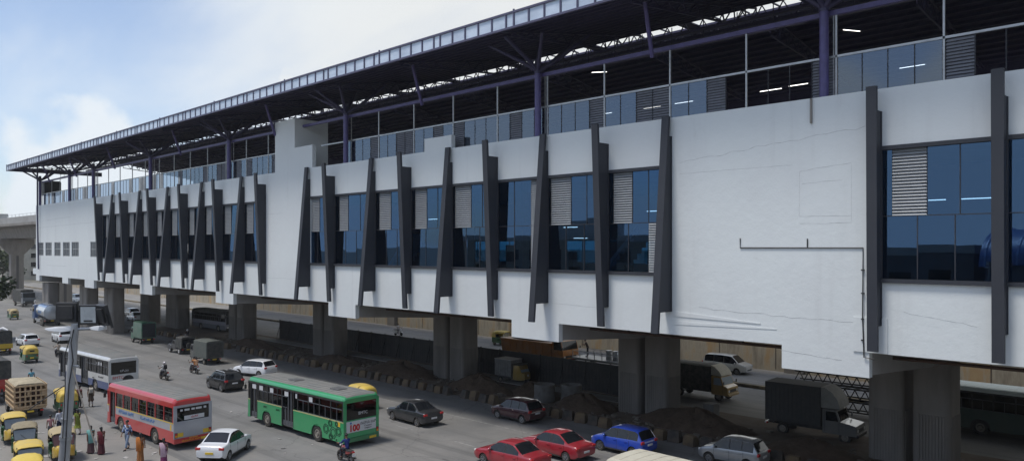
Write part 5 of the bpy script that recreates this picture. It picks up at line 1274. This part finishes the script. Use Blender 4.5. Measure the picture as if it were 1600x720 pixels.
# box truck under the station
T = thing('box_truck', 'tall shaded box truck with a curved cab visor parked under the station', 'truck', (-20.75, 48.3, 0), 4)
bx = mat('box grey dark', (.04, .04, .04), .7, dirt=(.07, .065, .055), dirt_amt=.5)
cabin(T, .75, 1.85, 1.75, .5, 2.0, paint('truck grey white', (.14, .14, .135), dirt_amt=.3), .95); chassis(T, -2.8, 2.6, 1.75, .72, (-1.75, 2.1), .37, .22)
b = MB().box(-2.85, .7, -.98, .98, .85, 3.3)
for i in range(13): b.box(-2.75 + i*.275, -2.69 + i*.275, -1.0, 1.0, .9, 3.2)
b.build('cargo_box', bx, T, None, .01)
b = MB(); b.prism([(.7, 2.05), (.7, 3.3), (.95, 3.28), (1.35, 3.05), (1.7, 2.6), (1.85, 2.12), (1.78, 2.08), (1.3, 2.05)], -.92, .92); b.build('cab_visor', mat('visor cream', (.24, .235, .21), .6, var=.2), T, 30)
MB().box(-2.95, -2.86, -.8, .8, .55, .66).build('rear_step', steel, T)
# gold bumpered small truck
T = thing('box_truck', 'small dark covered truck with a gold bumper facing the box truck', 'truck', (-32.3, 54.6, 0), 2)
cabin(T, .95, 2.0, 1.75, .5, 1.95, paint('truck gold', (.36, .22, .05), dirt_amt=.3), .35, glass=mat('pale screen', (.3, .36, .4), .1, spec=.9), bull=paint('truck gold', (.36, .22, .05)))
chassis(T, -3.0, 2.2, 1.75, .72, (-1.9, 1.55), .36, .2)
tarp_body(T, -3.2, .9, 1.95, .8, 2.75, tarp_d); MB().prism([(.92, 2.0), (.92, 2.74), (1.2, 2.66), (1.6, 2.35), (1.85, 1.98)], -.85, .85).build('cab_visor', cream, T, 30)
# orange tipper
T = thing('tipper_lorry', 'orange tipper lorry behind the barricade fence under the station', 'tipper lorry', (-54.3, 58.4, 0), 0)
org = paint('tipper orange', (.42, .15, .02), dirt_amt=.35)
cabin(T, 3.2, 4.6, 2.4, .8, 2.75, org); chassis(T, -3.9, 4.5, 2.4, 1.0, (-2.8, -1.6, 3.7), .5, .3)
b = MB(); b.prism([(-3.9, 1.1), (-4.1, 2.35), (3.0, 2.35), (3.0, 1.1)], -1.2, 1.2)
for i in range(8): b.box(-3.7 + i*.92, -3.58 + i*.92, -1.27, 1.27, 1.12, 2.34)
b.box(-4.15, 3.05, -1.3, 1.3, 2.28, 2.42); b.build('tipper_body', org, T); MB().ball((-.5, 0, 2.3), (3.2, 1.05, .4), 18, 8).build('load', dirt_m, T, 60)
T = thing('flat_trailer', 'flat silver trailer with barrels beyond the barricade fence', 'trailer', (-46.6, 58.6, 0), 0)
b = MB().box(-2.2, 3.4, -1.1, 1.1, 1.15, 1.3); b.build('bed', steel, T); chassis(T, -2.2, 3.3, 2.2, 1.14, (-1.2, 2.3), .42, .24)
for s in (1, -1):
    r_ = MB(); 
    for i in range(7): r_.box(-2.1 + i*.9, -2.04 + i*.9, s*1.08 - .02, s*1.08 + .02, 1.3, 1.95)
    r_.box(-2.1, 3.36, s*1.08 - .02, s*1.08 + .02, 1.9, 1.96); r_.build('side_rail', steel, T)
for i, x in enumerate((-44.9, -44.1)):
    d = MB().lathe((0, 0, 0), (0, 0, 1), [(0, .3), (.02, .31), (.3, .3), (.32, .315), (.34, .3), (.6, .3), (.62, .315), (.64, .3), (.9, .3), (.9, .25)], 16).build('barrel', steel, None, 40); d.location = (x, 58.4, 1.30); tag(d, 'steel barrel standing on the flat trailer bed', 'barrel', 'barrels on the trailer')
# goods carriers
gt = paint('tempo green', (.02, .12, .075), dirt_amt=.35)
T = thing('goods_tempo', 'green sided goods tempo with a dark open back by the far kerb', 'tempo', (-101.2, 35.9, 0), 180)
cabin(T, .7, 1.7, 1.6, .5, 1.95, gt); chassis(T, -2.2, 1.7, 1.6, .7, (-1.4, 1.2), .33, .18)
tarp_body(T, -2.2, .6, 1.75, .75, 2.75, gt, backm=dark_in)  # dark sheet stands for the shade inside the open back
T = thing('goods_tempo', 'tempo under a dark grey green tarpaulin beside the orange riders', 'tempo', (-79.0, 34.3, 0), 180)
cabin(T, .9, 1.9, 1.6, .5, 1.9, paint('tempo drab', (.06, .065, .06))); chassis(T, -2.2, 1.8, 1.6, .7, (-1.4, 1.4), .33, .18)
tarp_body(T, -2.3, .8, 1.8, .7, 2.45, mat('tarp grey green', (.075, .085, .075), .8, dirt=(.12, .12, .10), dirt_amt=.6, bump=.3, bscale=4), backm=tarp_d)
T = thing('jeep', 'dark soft top jeep ahead of the tarpaulin tempo', 'jeep', (-88.3, 35.6, 0), 180)
cabin(T, -.3, .75, 1.6, .5, 1.55, paint('jeep dark', (.02, .023, .03)), 1.15); chassis(T, -1.9, 1.8, 1.65, .7, (-1.2, 1.35), .36, .22, rimm=alloy)
tarp_body(T, -1.9, -.32, 1.58, .7, 1.95, tarp_d, backm=car_glass); MB().lathe((-1.97, 0, 1.0), (-1, 0, 0), [(0, .3), (.05, .34), (.15, .34), (.2, .28), (.2, .05)], 18).build('spare_wheel', rubber, T, 40)
for s in (1, -1): MB().prism([(1.35 + .5*cos(pi*i/8), .42 + .5*sin(pi*i/8)) for i in range(9)], s*.62, s*.84).build('wing', paint('jeep dark', (.02, .023, .03)), T, 40)
T = thing('covered_pickup', 'pickup with a black tarpaulin cover and yellow body at the picture edge', 'pickup', (-102.5, 20.9, 0), 176)
cabin(T, .9, 2.0, 1.75, .5, 2.0, paint('pickup yellow', (.55, .36, .03))); chassis(T, -2.6, 2.0, 1.75, .75, (-1.6, 1.5), .36, .2); MB().box(-2.65, .8, -.9, .9, .78, 1.3).build('load_bed', paint('pickup yellow', (.55, .36, .03)), T, None, .02)
tarp_body(T, -2.6, .8, 1.72, 1.3, 2.75, tarp_d); MB().tube([(-2.3, -.5, 2.72), (-1.8, -.1, 2.95), (-1.2, .5, 2.72)], [.1, .18, .1], 8).build('white_bundle', wht_t, T, 50)
T = thing('cargo_rickshaw', 'three wheeled cargo rickshaw with a grey box in front of the fence', 'cargo rickshaw', (-47.2, 47.9, 0.17), 2)
cy = paint('rickshaw mustard', (.30, .19, .03), dirt_amt=.3)
b = MB().loft([[(x, -w, zb), (x, -w*.92, zt), (x, w*.92, zt), (x, w, zb)] for x, w, zb, zt in ((.35, .62, .35, 1.62), (.95, .62, .35, 1.66), (1.3, .55, .38, 1.05), (1.55, .38, .45, .98))]); b.build('cab', cy, T, 40, .04)
MB().add([(1.30, -.5, 1.06), (1.30, .5, 1.06), (1.0, .52, 1.56), (1.0, -.52, 1.56)], [(0, 1, 2, 3)]).build('windscreen', mat('pale screen', (.3, .36, .4), .1, spec=.9), T)
MB().box(.25, 1.1, -.64, .64, 1.62, 1.72).build('cab_roof', tarp_d, T, None, .04); b = MB().box(-1.7, .25, -.72, .72, .6, 2.0)
for i in range(7): b.box(-1.6 + i*.28, -1.55 + i*.28, -.74, .74, .65, 1.95)
b.build('cargo_box', mat('zinc box', (.20, .20, .195), .6, .3, var=.3), T); MB().box(-1.74, .27, -.75, .75, 2.0, 2.05).build('box_lid', soffit, T)
for s in (1, -1): wheel(T, -1.1, s*.6, .24, .13, hubm, s, 'heavy')
wheel(T, 1.45, 0, .24, .12, hubm, 1, 'heavy'); MB().lathe((1.56, 0, .8), (1, 0, 0), [(0, .09), (.05, .1), (.07, .01)], 12).build('headlight', lampw, T, 40); MB().box(-1.65, .3, -.5, .5, .36, .6).build('chassis', black, T)
# wooden crate lorry and its neighbour at the left edge
T = thing('crate_truck', 'small truck with a tall pale wooden slatted crate body, seen from behind', 'truck', (-63.9, 14.55, 0), 176)
cabin(T, 1.3, 2.4, 1.7, .5, 2.0, paint('crate truck white', (.5, .5, .48))); chassis(T, -2.4, 2.3, 1.75, .72, (-1.4, 1.9), .36, .2)
MB().box(-2.4, 1.2, -.95, .95, .72, .86).build('load_bed', wood, T)
ck = MB()
for s in (1, -1):
    for i in range(9): x = lerp(-2.35, 1.15, i/8); ck.box(x - .045, x + .045, s*.95 - .03, s*.95 + .03, .86, 2.42)
    for k in range(5): z = lerp(.95, 2.36, k/4); ck.box(-2.4, 1.2, s*.99 - .022, s*.99 + .022, z - .05, z + .05)
for i in range(7): y = lerp(-.95, .95, i/6); ck.box(-2.43, -2.37, y - .045, y + .045, .86, 2.42); ck.box(1.14, 1.2, y - .045, y + .045, .86, 2.42)
for k in range(5): z = lerp(.95, 2.36, k/4); ck.box(-2.475, -2.43, -1.0, 1.0, z - .05, z + .05)
for y0, y1 in ((-.95, -.5), (-.1, .25)): ck.box(-2.43, -2.40, y0 + .05, y1 - .05, 1.6, 1.95)
ck.build('crate_frame', wood, T); MB().loft([[(x, -w, 2.38), (x, -w*.8, 2.38 + hh), (x, w*.8, 2.42 + hh), (x, w, 2.38)] for x, w, hh in ((-2.3, .9, .10), (-1.0, .95, .16), (.3, .92, .12), (1.1, .9, .09))]).build('sack_cover', sackm, T, 50)
b = MB(); random.seed(9)
for i in range(60): b.ball((random.uniform(-2.1, .9), random.uniform(-.7, .7), random.uniform(1.05, 2.05)), (.26, .2, .2), 8, 5)
b.build('load', mat('brown load', (.10, .05, .03), .8, var=.4), T, 60)
T = thing('lorry', 'red and yellow lorry with black tarpaulin back at the picture edge', 'lorry', (-72.6, 13.85, 0), 178)
cabin(T, 2.2, 3.5, 2.3, .7, 2.7, paint('lorry red', (.42, .03, .02))); chassis(T, -3.5, 3.4, 2.3, .95, (-2.4, 2.6), .48, .28)
MB().box(-3.6, 2.1, -1.15, 1.15, .95, 1.9).build('load_body', paint('lorry red', (.42, .03, .02)), T, None, .02); MB().box(-3.66, -3.61, -.2, 1.1, 1.0, 2.6).build('tailgate', paint('lorry yellow', (.6, .36, .02)), T); tarp_body(T, -3.55, 2.1, 2.25, 1.9, 3.35, tarp_d)
# auto rickshaws
ay, ay2, agr, adk = mat('hood yellow', (.62, .43, .06), .55, dirt=(.45, .36, .16), dirt_amt=.7, scale=2), mat('hood faded tan', (.42, .33, .17), .65, dirt=(.32, .26, .16), dirt_amt=.8, scale=2), paint('rickshaw green', (.02, .12, .04), dirt_amt=.25), mat('hood olive brown', (.28, .23, .14), .7, var=.3)
scr = mat('windscreen pale', (.16, .18, .19), .1, spec=.9)
G = 'auto rickshaws waiting in two rows'
cyp = paint('cowl yellow', (.55, .36, .04), dirt_amt=.3)
rickshaw('auto rickshaw with sun bleached yellow hood at the back of the parked row', (-55.2, 12.0), -8, G, ay, agr, windm=scr, frontm=cyp)
rickshaw('auto rickshaw with faded olive hood and pale windscreen, second from the back', (-51.6, 11.75), -12, G, adk, agr, windm=scr, frontm=cyp)
rickshaw('yellow hooded auto rickshaw, third in the parked row facing the camera', (-46.5, 10.8), -10, G, ay, agr, windm=scr, frontm=cyp)
rickshaw('auto rickshaw with clean yellow hood cut by the bottom edge', (-43.3, 10.0), -9, G, mat('hood bright yellow', (.68, .50, .08), .5, var=.15), agr, windm=scr, frontm=cyp)
rickshaw('auto rickshaw with tan hood and reddish windscreen band at the pole foot', (-48.7, 12.95), -10, G, ay2, agr, windm=mat('windscreen reddish', (.13, .05, .04), .15), frontm=cyp)
rickshaw('green and yellow auto rickshaw between the crate truck and lamp pole, seen from behind', (-62.6, 16.8), 176, None, ay, agr)
rickshaw('green and yellow auto rickshaw driving away before the white car', (-92.5, 21.4), 182, None, ay, agr)
rickshaw('auto rickshaw hidden behind the green bus with only its yellow roof showing', (-48.7, 32.9), 181, None, ay, agr)
rickshaw('distant dusty auto rickshaw next to the roadside tree', (-149.0, 32.2), 182, None, ay2, agr)
rickshaw('auto rickshaw with bright yellow roof on the far road beside the orange tipper', (-66.4, 65.4), 3, None, ay, agr, z=.12)
rickshaw('far auto rickshaw on the lane under the station end', (-181.5, 47.5), 2, None, adk, agr)
T = thing('lorry', 'dark distant lorry heading here beside the viaduct pier', 'lorry', (-181, 41.2, 0), 2)
cabin(T, 2.0, 3.3, 2.3, .7, 2.9, paint('lorry slate', (.10, .12, .14))); chassis(T, -3.5, 3.2, 2.3, .95, (-2.4, 2.5), .48, .28); tarp_body(T, -3.5, 1.9, 2.3, .95, 3.4, tarp_d)
# ------------------------------------------------------------------ riders
cl = lambda n, c: mat('cloth ' + n, c, .9, var=.25, scale=14)
mblk, mred, msil = paint('bike black', (.015, .015, .016)), paint('bike red', (.25, .02, .02)), paint('bike silver', (.3, .3, .31))
MG = 'motorcycles in traffic'
motorcycle('motorcycle ridden by the blue shirted rider behind the green bus', (-36.8, 23.9), 176, mred, MG)
person('rider in a deep blue shirt on the motorcycle behind the green bus', (-36.8, 23.9), 176, 'motorcycle riders', 'ride', cl('deep blue', (.015, .03, .16)), cl('dark trousers', (.02, .02, .03)), sleeve=1.7)
motorcycle('motorcycle carrying the helmeted rider between the buses', (-71.4, 27.2), 182, mblk, MG)
person('rider in white helmet with a black backpack beyond the red bus roof', (-71.4, 27.2), 182, 'motorcycle riders', 'ride', cl('white', (.55, .55, .56)), cl('dark trousers', (.02, .02, .03)), sleeve=.7, helmet=paint('helmet white', (.55, .5, .5)), bag=(cl('bag black', (.012, .012, .015)), 'back', 'black backpack on the helmeted rider'))
motorcycle('motorcycle carrying two people in orange', (-73.0, 30.6), 181, msil, MG)
person('rider in orange at the handlebars beside the tarpaulin tempo', (-73.0, 30.6), 181, 'motorcycle riders', 'ride', cl('orange', (.55, .22, .06)), cl('dark trousers', (.02, .02, .03)))
pr = person('passenger in pale orange seated behind the orange rider', (-72.58, 30.6), 181, 'motorcycle riders', 'ride', cl('pale orange', (.6, .33, .18)), cl('brown trousers', (.08, .05, .04)), helmet=None, hairlong=True)
motorcycle('motorcycle following the white utility car', (-94.2, 24.6), 180, mblk, MG)
person('rider in a cream shirt following the white utility car', (-94.2, 24.6), 180, 'motorcycle riders', 'ride', cl('cream', (.45, .36, .28)), cl('dark trousers', (.02, .02, .03)))
motorcycle('white scooter on the far road past the barricade fence', (-83.6, 62.6), 2, wht, None, True, .12)
person('rider in white on the scooter past the barricade fence', (-83.6, 62.6), 2, 'motorcycle riders', 'ride', cl('white', (.55, .55, .56)), cl('grey trousers', (.1, .1, .11)), z=.12)
motorcycle('distant motorcycle approaching beside the viaduct pier', (-172, 41.0), 2, wht, MG)
person('distant rider in white approaching beside the viaduct pier', (-172, 41.0), 2, 'motorcycle riders', 'ride', cl('white', (.55, .55, .56)), cl('dark trousers', (.02, .02, .03)), helmet=wht)
motorcycle('dark motorcycle crossing by the pier before the grey bus', (-97.5, 40.0), 184, mblk, MG)
person('rider in black crossing by the pier before the grey bus', (-97.5, 40.0), 184, 'motorcycle riders', 'ride', cl('black', (.015, .015, .018)), cl('dark trousers', (.02, .02, .03)), helmet=wht)
# ------------------------------------------------------------------ walking people
chk, nt, out = newmat('cloth blue check'); L = nt.links.new
bs = N(nt, 'ShaderNodeBsdfPrincipled', Roughness=.9); L(bs.outputs[0], out.inputs[0]); tc = N(nt, 'ShaderNodeTexCoord'); ck_ = N(nt, 'ShaderNodeTexChecker', Scale=9.0); ck_.inputs[1].default_value = (.45, .5, .58, 1); ck_.inputs[2].default_value = (.05, .11, .30, 1); L(tc.outputs['Object'], ck_.inputs[0]); L(ck_.outputs[0], bs.inputs['Base Color'])
PG = 'people walking by the buses'
person('man in a blue checked shirt and pale jeans walking past the red bus', (-48.35, 16.3), -60, PG, 'walk', chk, cl('pale jeans', (.22, .28, .38)), sleeve=1.5, ph=.7, h=1.74)
person('woman in an orange brown sari walking near the red bus wheel', (-45.1, 15.9), 150, PG, 'walk', cl('rust', (.36, .12, .03)), cl('brown orange', (.30, .12, .035)), 'sari', 1.6, scarf=cl('rust bright', (.45, .15, .03)), hairlong=True, arms=(.6, 0))
person('woman in a pink and white shawl at the bottom edge behind the red bus', (-42.95, 16.35), 170, PG, 'walk', cl('pink', (.5, .22, .35)), cl('plum', (.20, .04, .12)), 'sari', 1.6, scarf=cl('pale pink', (.55, .38, .45)), hairlong=True)
person('woman wrapped in a pale teal shawl carrying a white bag', (-49.0, 14.5), 185, PG, 'walk', cl('teal', (.16, .42, .38)), cl('dark print', (.11, .06, .07)), 'sari', 1.6, scarf=cl('pale teal', (.22, .5, .46)), hairlong=True, bag=(cl('bag white', (.5, .5, .5)), 'hand', 'white carry bag held by the woman in teal'))
person('woman in a maroon tunic walking beside the woman in teal', (-48.3, 14.85), 185, PG, 'walk', cl('maroon', (.20, .025, .04)), cl('dark maroon', (.09, .02, .03)), 'sari', 1.58, scarf=cl('maroon2', (.16, .02, .03)), hairlong=True)
person('person in a brown red shirt standing near the white bus door', (-63.4, 18.0), 120, PG, 'stand', cl('brown red', (.16, .05, .05)), cl('black', (.015, .015, .018)))
person('person in dark patterned clothes wearing a pale backpack near the bus door', (-63.3, 18.75), 170, PG, 'walk', cl('dark pattern', (.07, .045, .04)), cl('brown', (.07, .045, .03)), 'kurta', 1.65, bag=(cl('bag beige', (.42, .38, .32)), 'back', 'pale backpack on the person by the bus door'))
person('woman in a yellow green kurta walking past the lamp pole', (-54.5, 15.35), 200, PG, 'walk', cl('lime', (.36, .40, .06)), cl('lime2', (.32, .36, .06)), 'kurta', 1.62, scarf=cl('olive', (.18, .22, .03)), hairlong=True)
person('man in a white shirt standing between the rickshaw and lamp pole', (-54.95, 14.45), 200, PG, 'stand', cl('pale white', (.5, .52, .58)), cl('navy', (.02, .03, .07)), sleeve=1.6, h=1.75)
person('person in a pink shirt next to the man in white', (-54.6, 13.85), 170, PG, 'stand', cl('salmon', (.45, .22, .22)), cl('grey trousers', (.1, .1, .11)), h=1.45)
person('man in a light cyan shirt seen over the crate truck', (-74.4, 17.45), 180, PG, 'stand', cl('cyan', (.16, .42, .52)), cl('grey trousers', (.1, .1, .11)), h=1.75)
person('dark worker silhouette leaning on the flat trailer bed', (-47.6, 58.5), -150, None, 'stand', cl('worker brown', (.06, .04, .035)), cl('black', (.015, .015, .018)), z=1.30, lean=.35, arms=(.3, .3))
# scattered litter on the forecourt
random.seed(21); b = MB()
for i in range(70):
    x, y = random.uniform(-60, -40), random.uniform(7.5, 16.5) if i < 50 else random.uniform(14, 26)
    s = random.uniform(.05, .17); M = Matrix.Translation((x, y, .012)) @ Matrix.Rotation(random.uniform(0, 6), 4, 'Z') @ Matrix.Rotation(random.uniform(-.2, .2), 4, 'X'); b.box(-s, s, -s*.6, s*.6, 0, .02, M)
tag(b.build('litter', mat('litter paper', (.45, .43, .40), .9, var=.4, scale=.5)), 'small pale scraps of litter scattered over the dusty forecourt', 'litter', None, 'stuff')
hm, nt, out = newmat('thin city haze'); pv = N(nt, 'ShaderNodeVolumePrincipled'); pv.inputs['Color'].default_value = (.93, .95, .97, 1); pv.inputs['Density'].default_value = HAZE; pv.inputs['Anisotropy'].default_value = .2; nt.links.new(pv.outputs[0], out.inputs['Volume'])
if HAZE: tag(MB().box(-460, 140, -60, 130, -1.2, 34).build('haze', hm), None, None, None, 'stuff')
# ------------------------------------------------------------------ camera, sky and sun
cam = bpy.data.cameras.new('camera'); co = bpy.data.objects.new('camera', cam); COL.objects.link(co); scene.camera = co
co.location = (0, 0, 12.0); a = math.atan2(1210, 1200); fwd = Vector((-cos(a), sin(a), 0)); co.rotation_euler = fwd.to_track_quat('-Z', 'Y').to_euler()
cam.sensor_fit = 'HORIZONTAL'; cam.sensor_width = 36; cam.lens = 27.0; cam.shift_y = 26 / 1600; cam.clip_end = 6000; cam.clip_start = .1
SUN_EL, SUN_AZ = 68, 205          # azimuth clockwise from +Y
w = bpy.data.worlds.new('World'); scene.world = w; w.use_nodes = True; nt = w.node_tree; L = nt.links.new
for n in list(nt.nodes): nt.nodes.remove(n)
out = nt.nodes.new('ShaderNodeOutputWorld')
sk = N(nt, 'ShaderNodeTexSky'); sk.sky_type = 'NISHITA'; sk.sun_disc = False; sk.sun_elevation = radians(SUN_EL); sk.sun_rotation = radians(SUN_AZ); sk.air_density = 1.0; sk.dust_density = .6; sk.ozone_density = 3.0
bgs = N(nt, 'ShaderNodeBackground', Strength=.088); tn = N(nt, 'ShaderNodeMix', data_type='RGBA', blend_type='MULTIPLY'); tn.inputs[0].default_value = 1; tn.inputs[7].default_value = (1.0, 1.0, 1.05, 1); L(sk.outputs[0], tn.inputs[6]); L(tn.outputs[2], bgs.inputs[0])
bgc = N(nt, 'ShaderNodeBackground', Strength=1.0)
tc = N(nt, 'ShaderNodeTexCoord'); sp = N(nt, 'ShaderNodeSeparateXYZ'); L(tc.outputs['Generated'], sp.inputs[0])
mz = N(nt, 'ShaderNodeMath', operation='MAXIMUM'); L(sp.outputs[2], mz.inputs[0]); mz.inputs[1].default_value = 0.0
az_ = N(nt, 'ShaderNodeMath', operation='ADD'); L(mz.outputs[0], az_.inputs[0]); az_.inputs[1].default_value = .22
dv = N(nt, 'ShaderNodeVectorMath', operation='DIVIDE'); L(tc.outputs['Generated'], dv.inputs[0]); cb_ = N(nt, 'ShaderNodeCombineXYZ'); [L(az_.outputs[0], cb_.inputs[i]) for i in range(3)]; L(cb_.outputs[0], dv.inputs[1])
mp = N(nt, 'ShaderNodeMapping'); mp.inputs['Scale'].default_value = (.55, 1.3, 1.0); mp.inputs['Rotation'].default_value = (0, 0, .5); L(dv.outputs[0], mp.inputs[0])
n1 = N(nt, 'ShaderNodeTexNoise', Scale=1.25, Detail=9.0, Roughness=.55, Distortion=.35); L(mp.outputs[0], n1.inputs['Vector'])
mp2 = N(nt, 'ShaderNodeMapping'); mp2.inputs['Location'].default_value = (.35, .1, .0); L(tc.outputs['Generated'], mp2.inputs[0]); n2 = N(nt, 'ShaderNodeTexNoise', Scale=4.2, Detail=9.0, Roughness=.5); L(mp2.outputs[0], n2.inputs['Vector'])
# more cloud towards +Y (behind the station roof), heaps of cumulus low down
m1 = N(nt, 'ShaderNodeMapRange', interpolation_type='SMOOTHSTEP'); m1.inputs[1].default_value = .28; m1.inputs[2].default_value = .62; L(sp.outputs[1], m1.inputs[0])
m2 = N(nt, 'ShaderNodeMath', operation='MULTIPLY_ADD'); L(m1.outputs[0], m2.inputs[0]); m2.inputs[1].default_value = .50; L(n1.outputs[0], m2.inputs[2])
m3 = N(nt, 'ShaderNodeMapRange', interpolation_type='SMOOTHSTEP'); m3.inputs[1].default_value = .43; m3.inputs[2].default_value = .90; L(m2.outputs[0], m3.inputs[0])
lo = N(nt, 'ShaderNodeMapRange'); lo.inputs[1].default_value = .0; lo.inputs[2].default_value = .24; lo.inputs[3].default_value = .19; lo.inputs[4].default_value = -.04; L(sp.outputs[2], lo.inputs[0])
m4 = N(nt, 'ShaderNodeMath', operation='ADD'); L(n2.outputs[0], m4.inputs[0]); L(lo.outputs[0], m4.inputs[1])
m5 = N(nt, 'ShaderNodeMapRange', interpolation_type='SMOOTHSTEP'); m5.inputs[1].default_value = .55; m5.inputs[2].default_value = .64; L(m4.outputs[0], m5.inputs[0])
mxx = N(nt, 'ShaderNodeMath', operation='MAXIMUM'); L(m3.outputs[0], mxx.inputs[0]); L(m5.outputs[0], mxx.inputs[1])
base = N(nt, 'ShaderNodeMapRange'); base.inputs[3].default_value = .22; base.inputs[4].default_value = 1.0; L(mxx.outputs[0], base.inputs[0])
cc = N(nt, 'ShaderNodeMix', data_type='RGBA'); L(m1.outputs[0], cc.inputs[0]); cc.inputs[6].default_value = (.50, .54, .58, 1); cc.inputs[7].default_value = (.50, .515, .52, 1); L(cc.outputs[2], bgc.inputs[0])
ms = N(nt, 'ShaderNodeMixShader'); L(base.outputs[0], ms.inputs[0]); L(bgs.outputs[0], ms.inputs[1]); L(bgc.outputs[0], ms.inputs[2]); L(ms.outputs[0], out.inputs[0])
sun = bpy.data.lights.new('sun', 'SUN'); sun.energy = 1.75; sun.angle = radians(14); sun.color = (1, .96, .9); so = bpy.data.objects.new('sun', sun); COL.objects.link(so)
d = Vector((sin(radians(SUN_AZ)) * cos(radians(SUN_EL)), cos(radians(SUN_AZ)) * cos(radians(SUN_EL)), sin(radians(SUN_EL)))); so.rotation_euler = (-d).to_track_quat('-Z', 'Y').to_euler()
scene.view_settings.view_transform = 'Standard'; scene.view_settings.look = 'None'; scene.view_settings.exposure = .72; scene.view_settings.gamma = 1
scene.cycles.max_bounces = 7; scene.cycles.transparent_max_bounces = 12; scene.cycles.diffuse_bounces = 4; scene.cycles.use_denoising = True
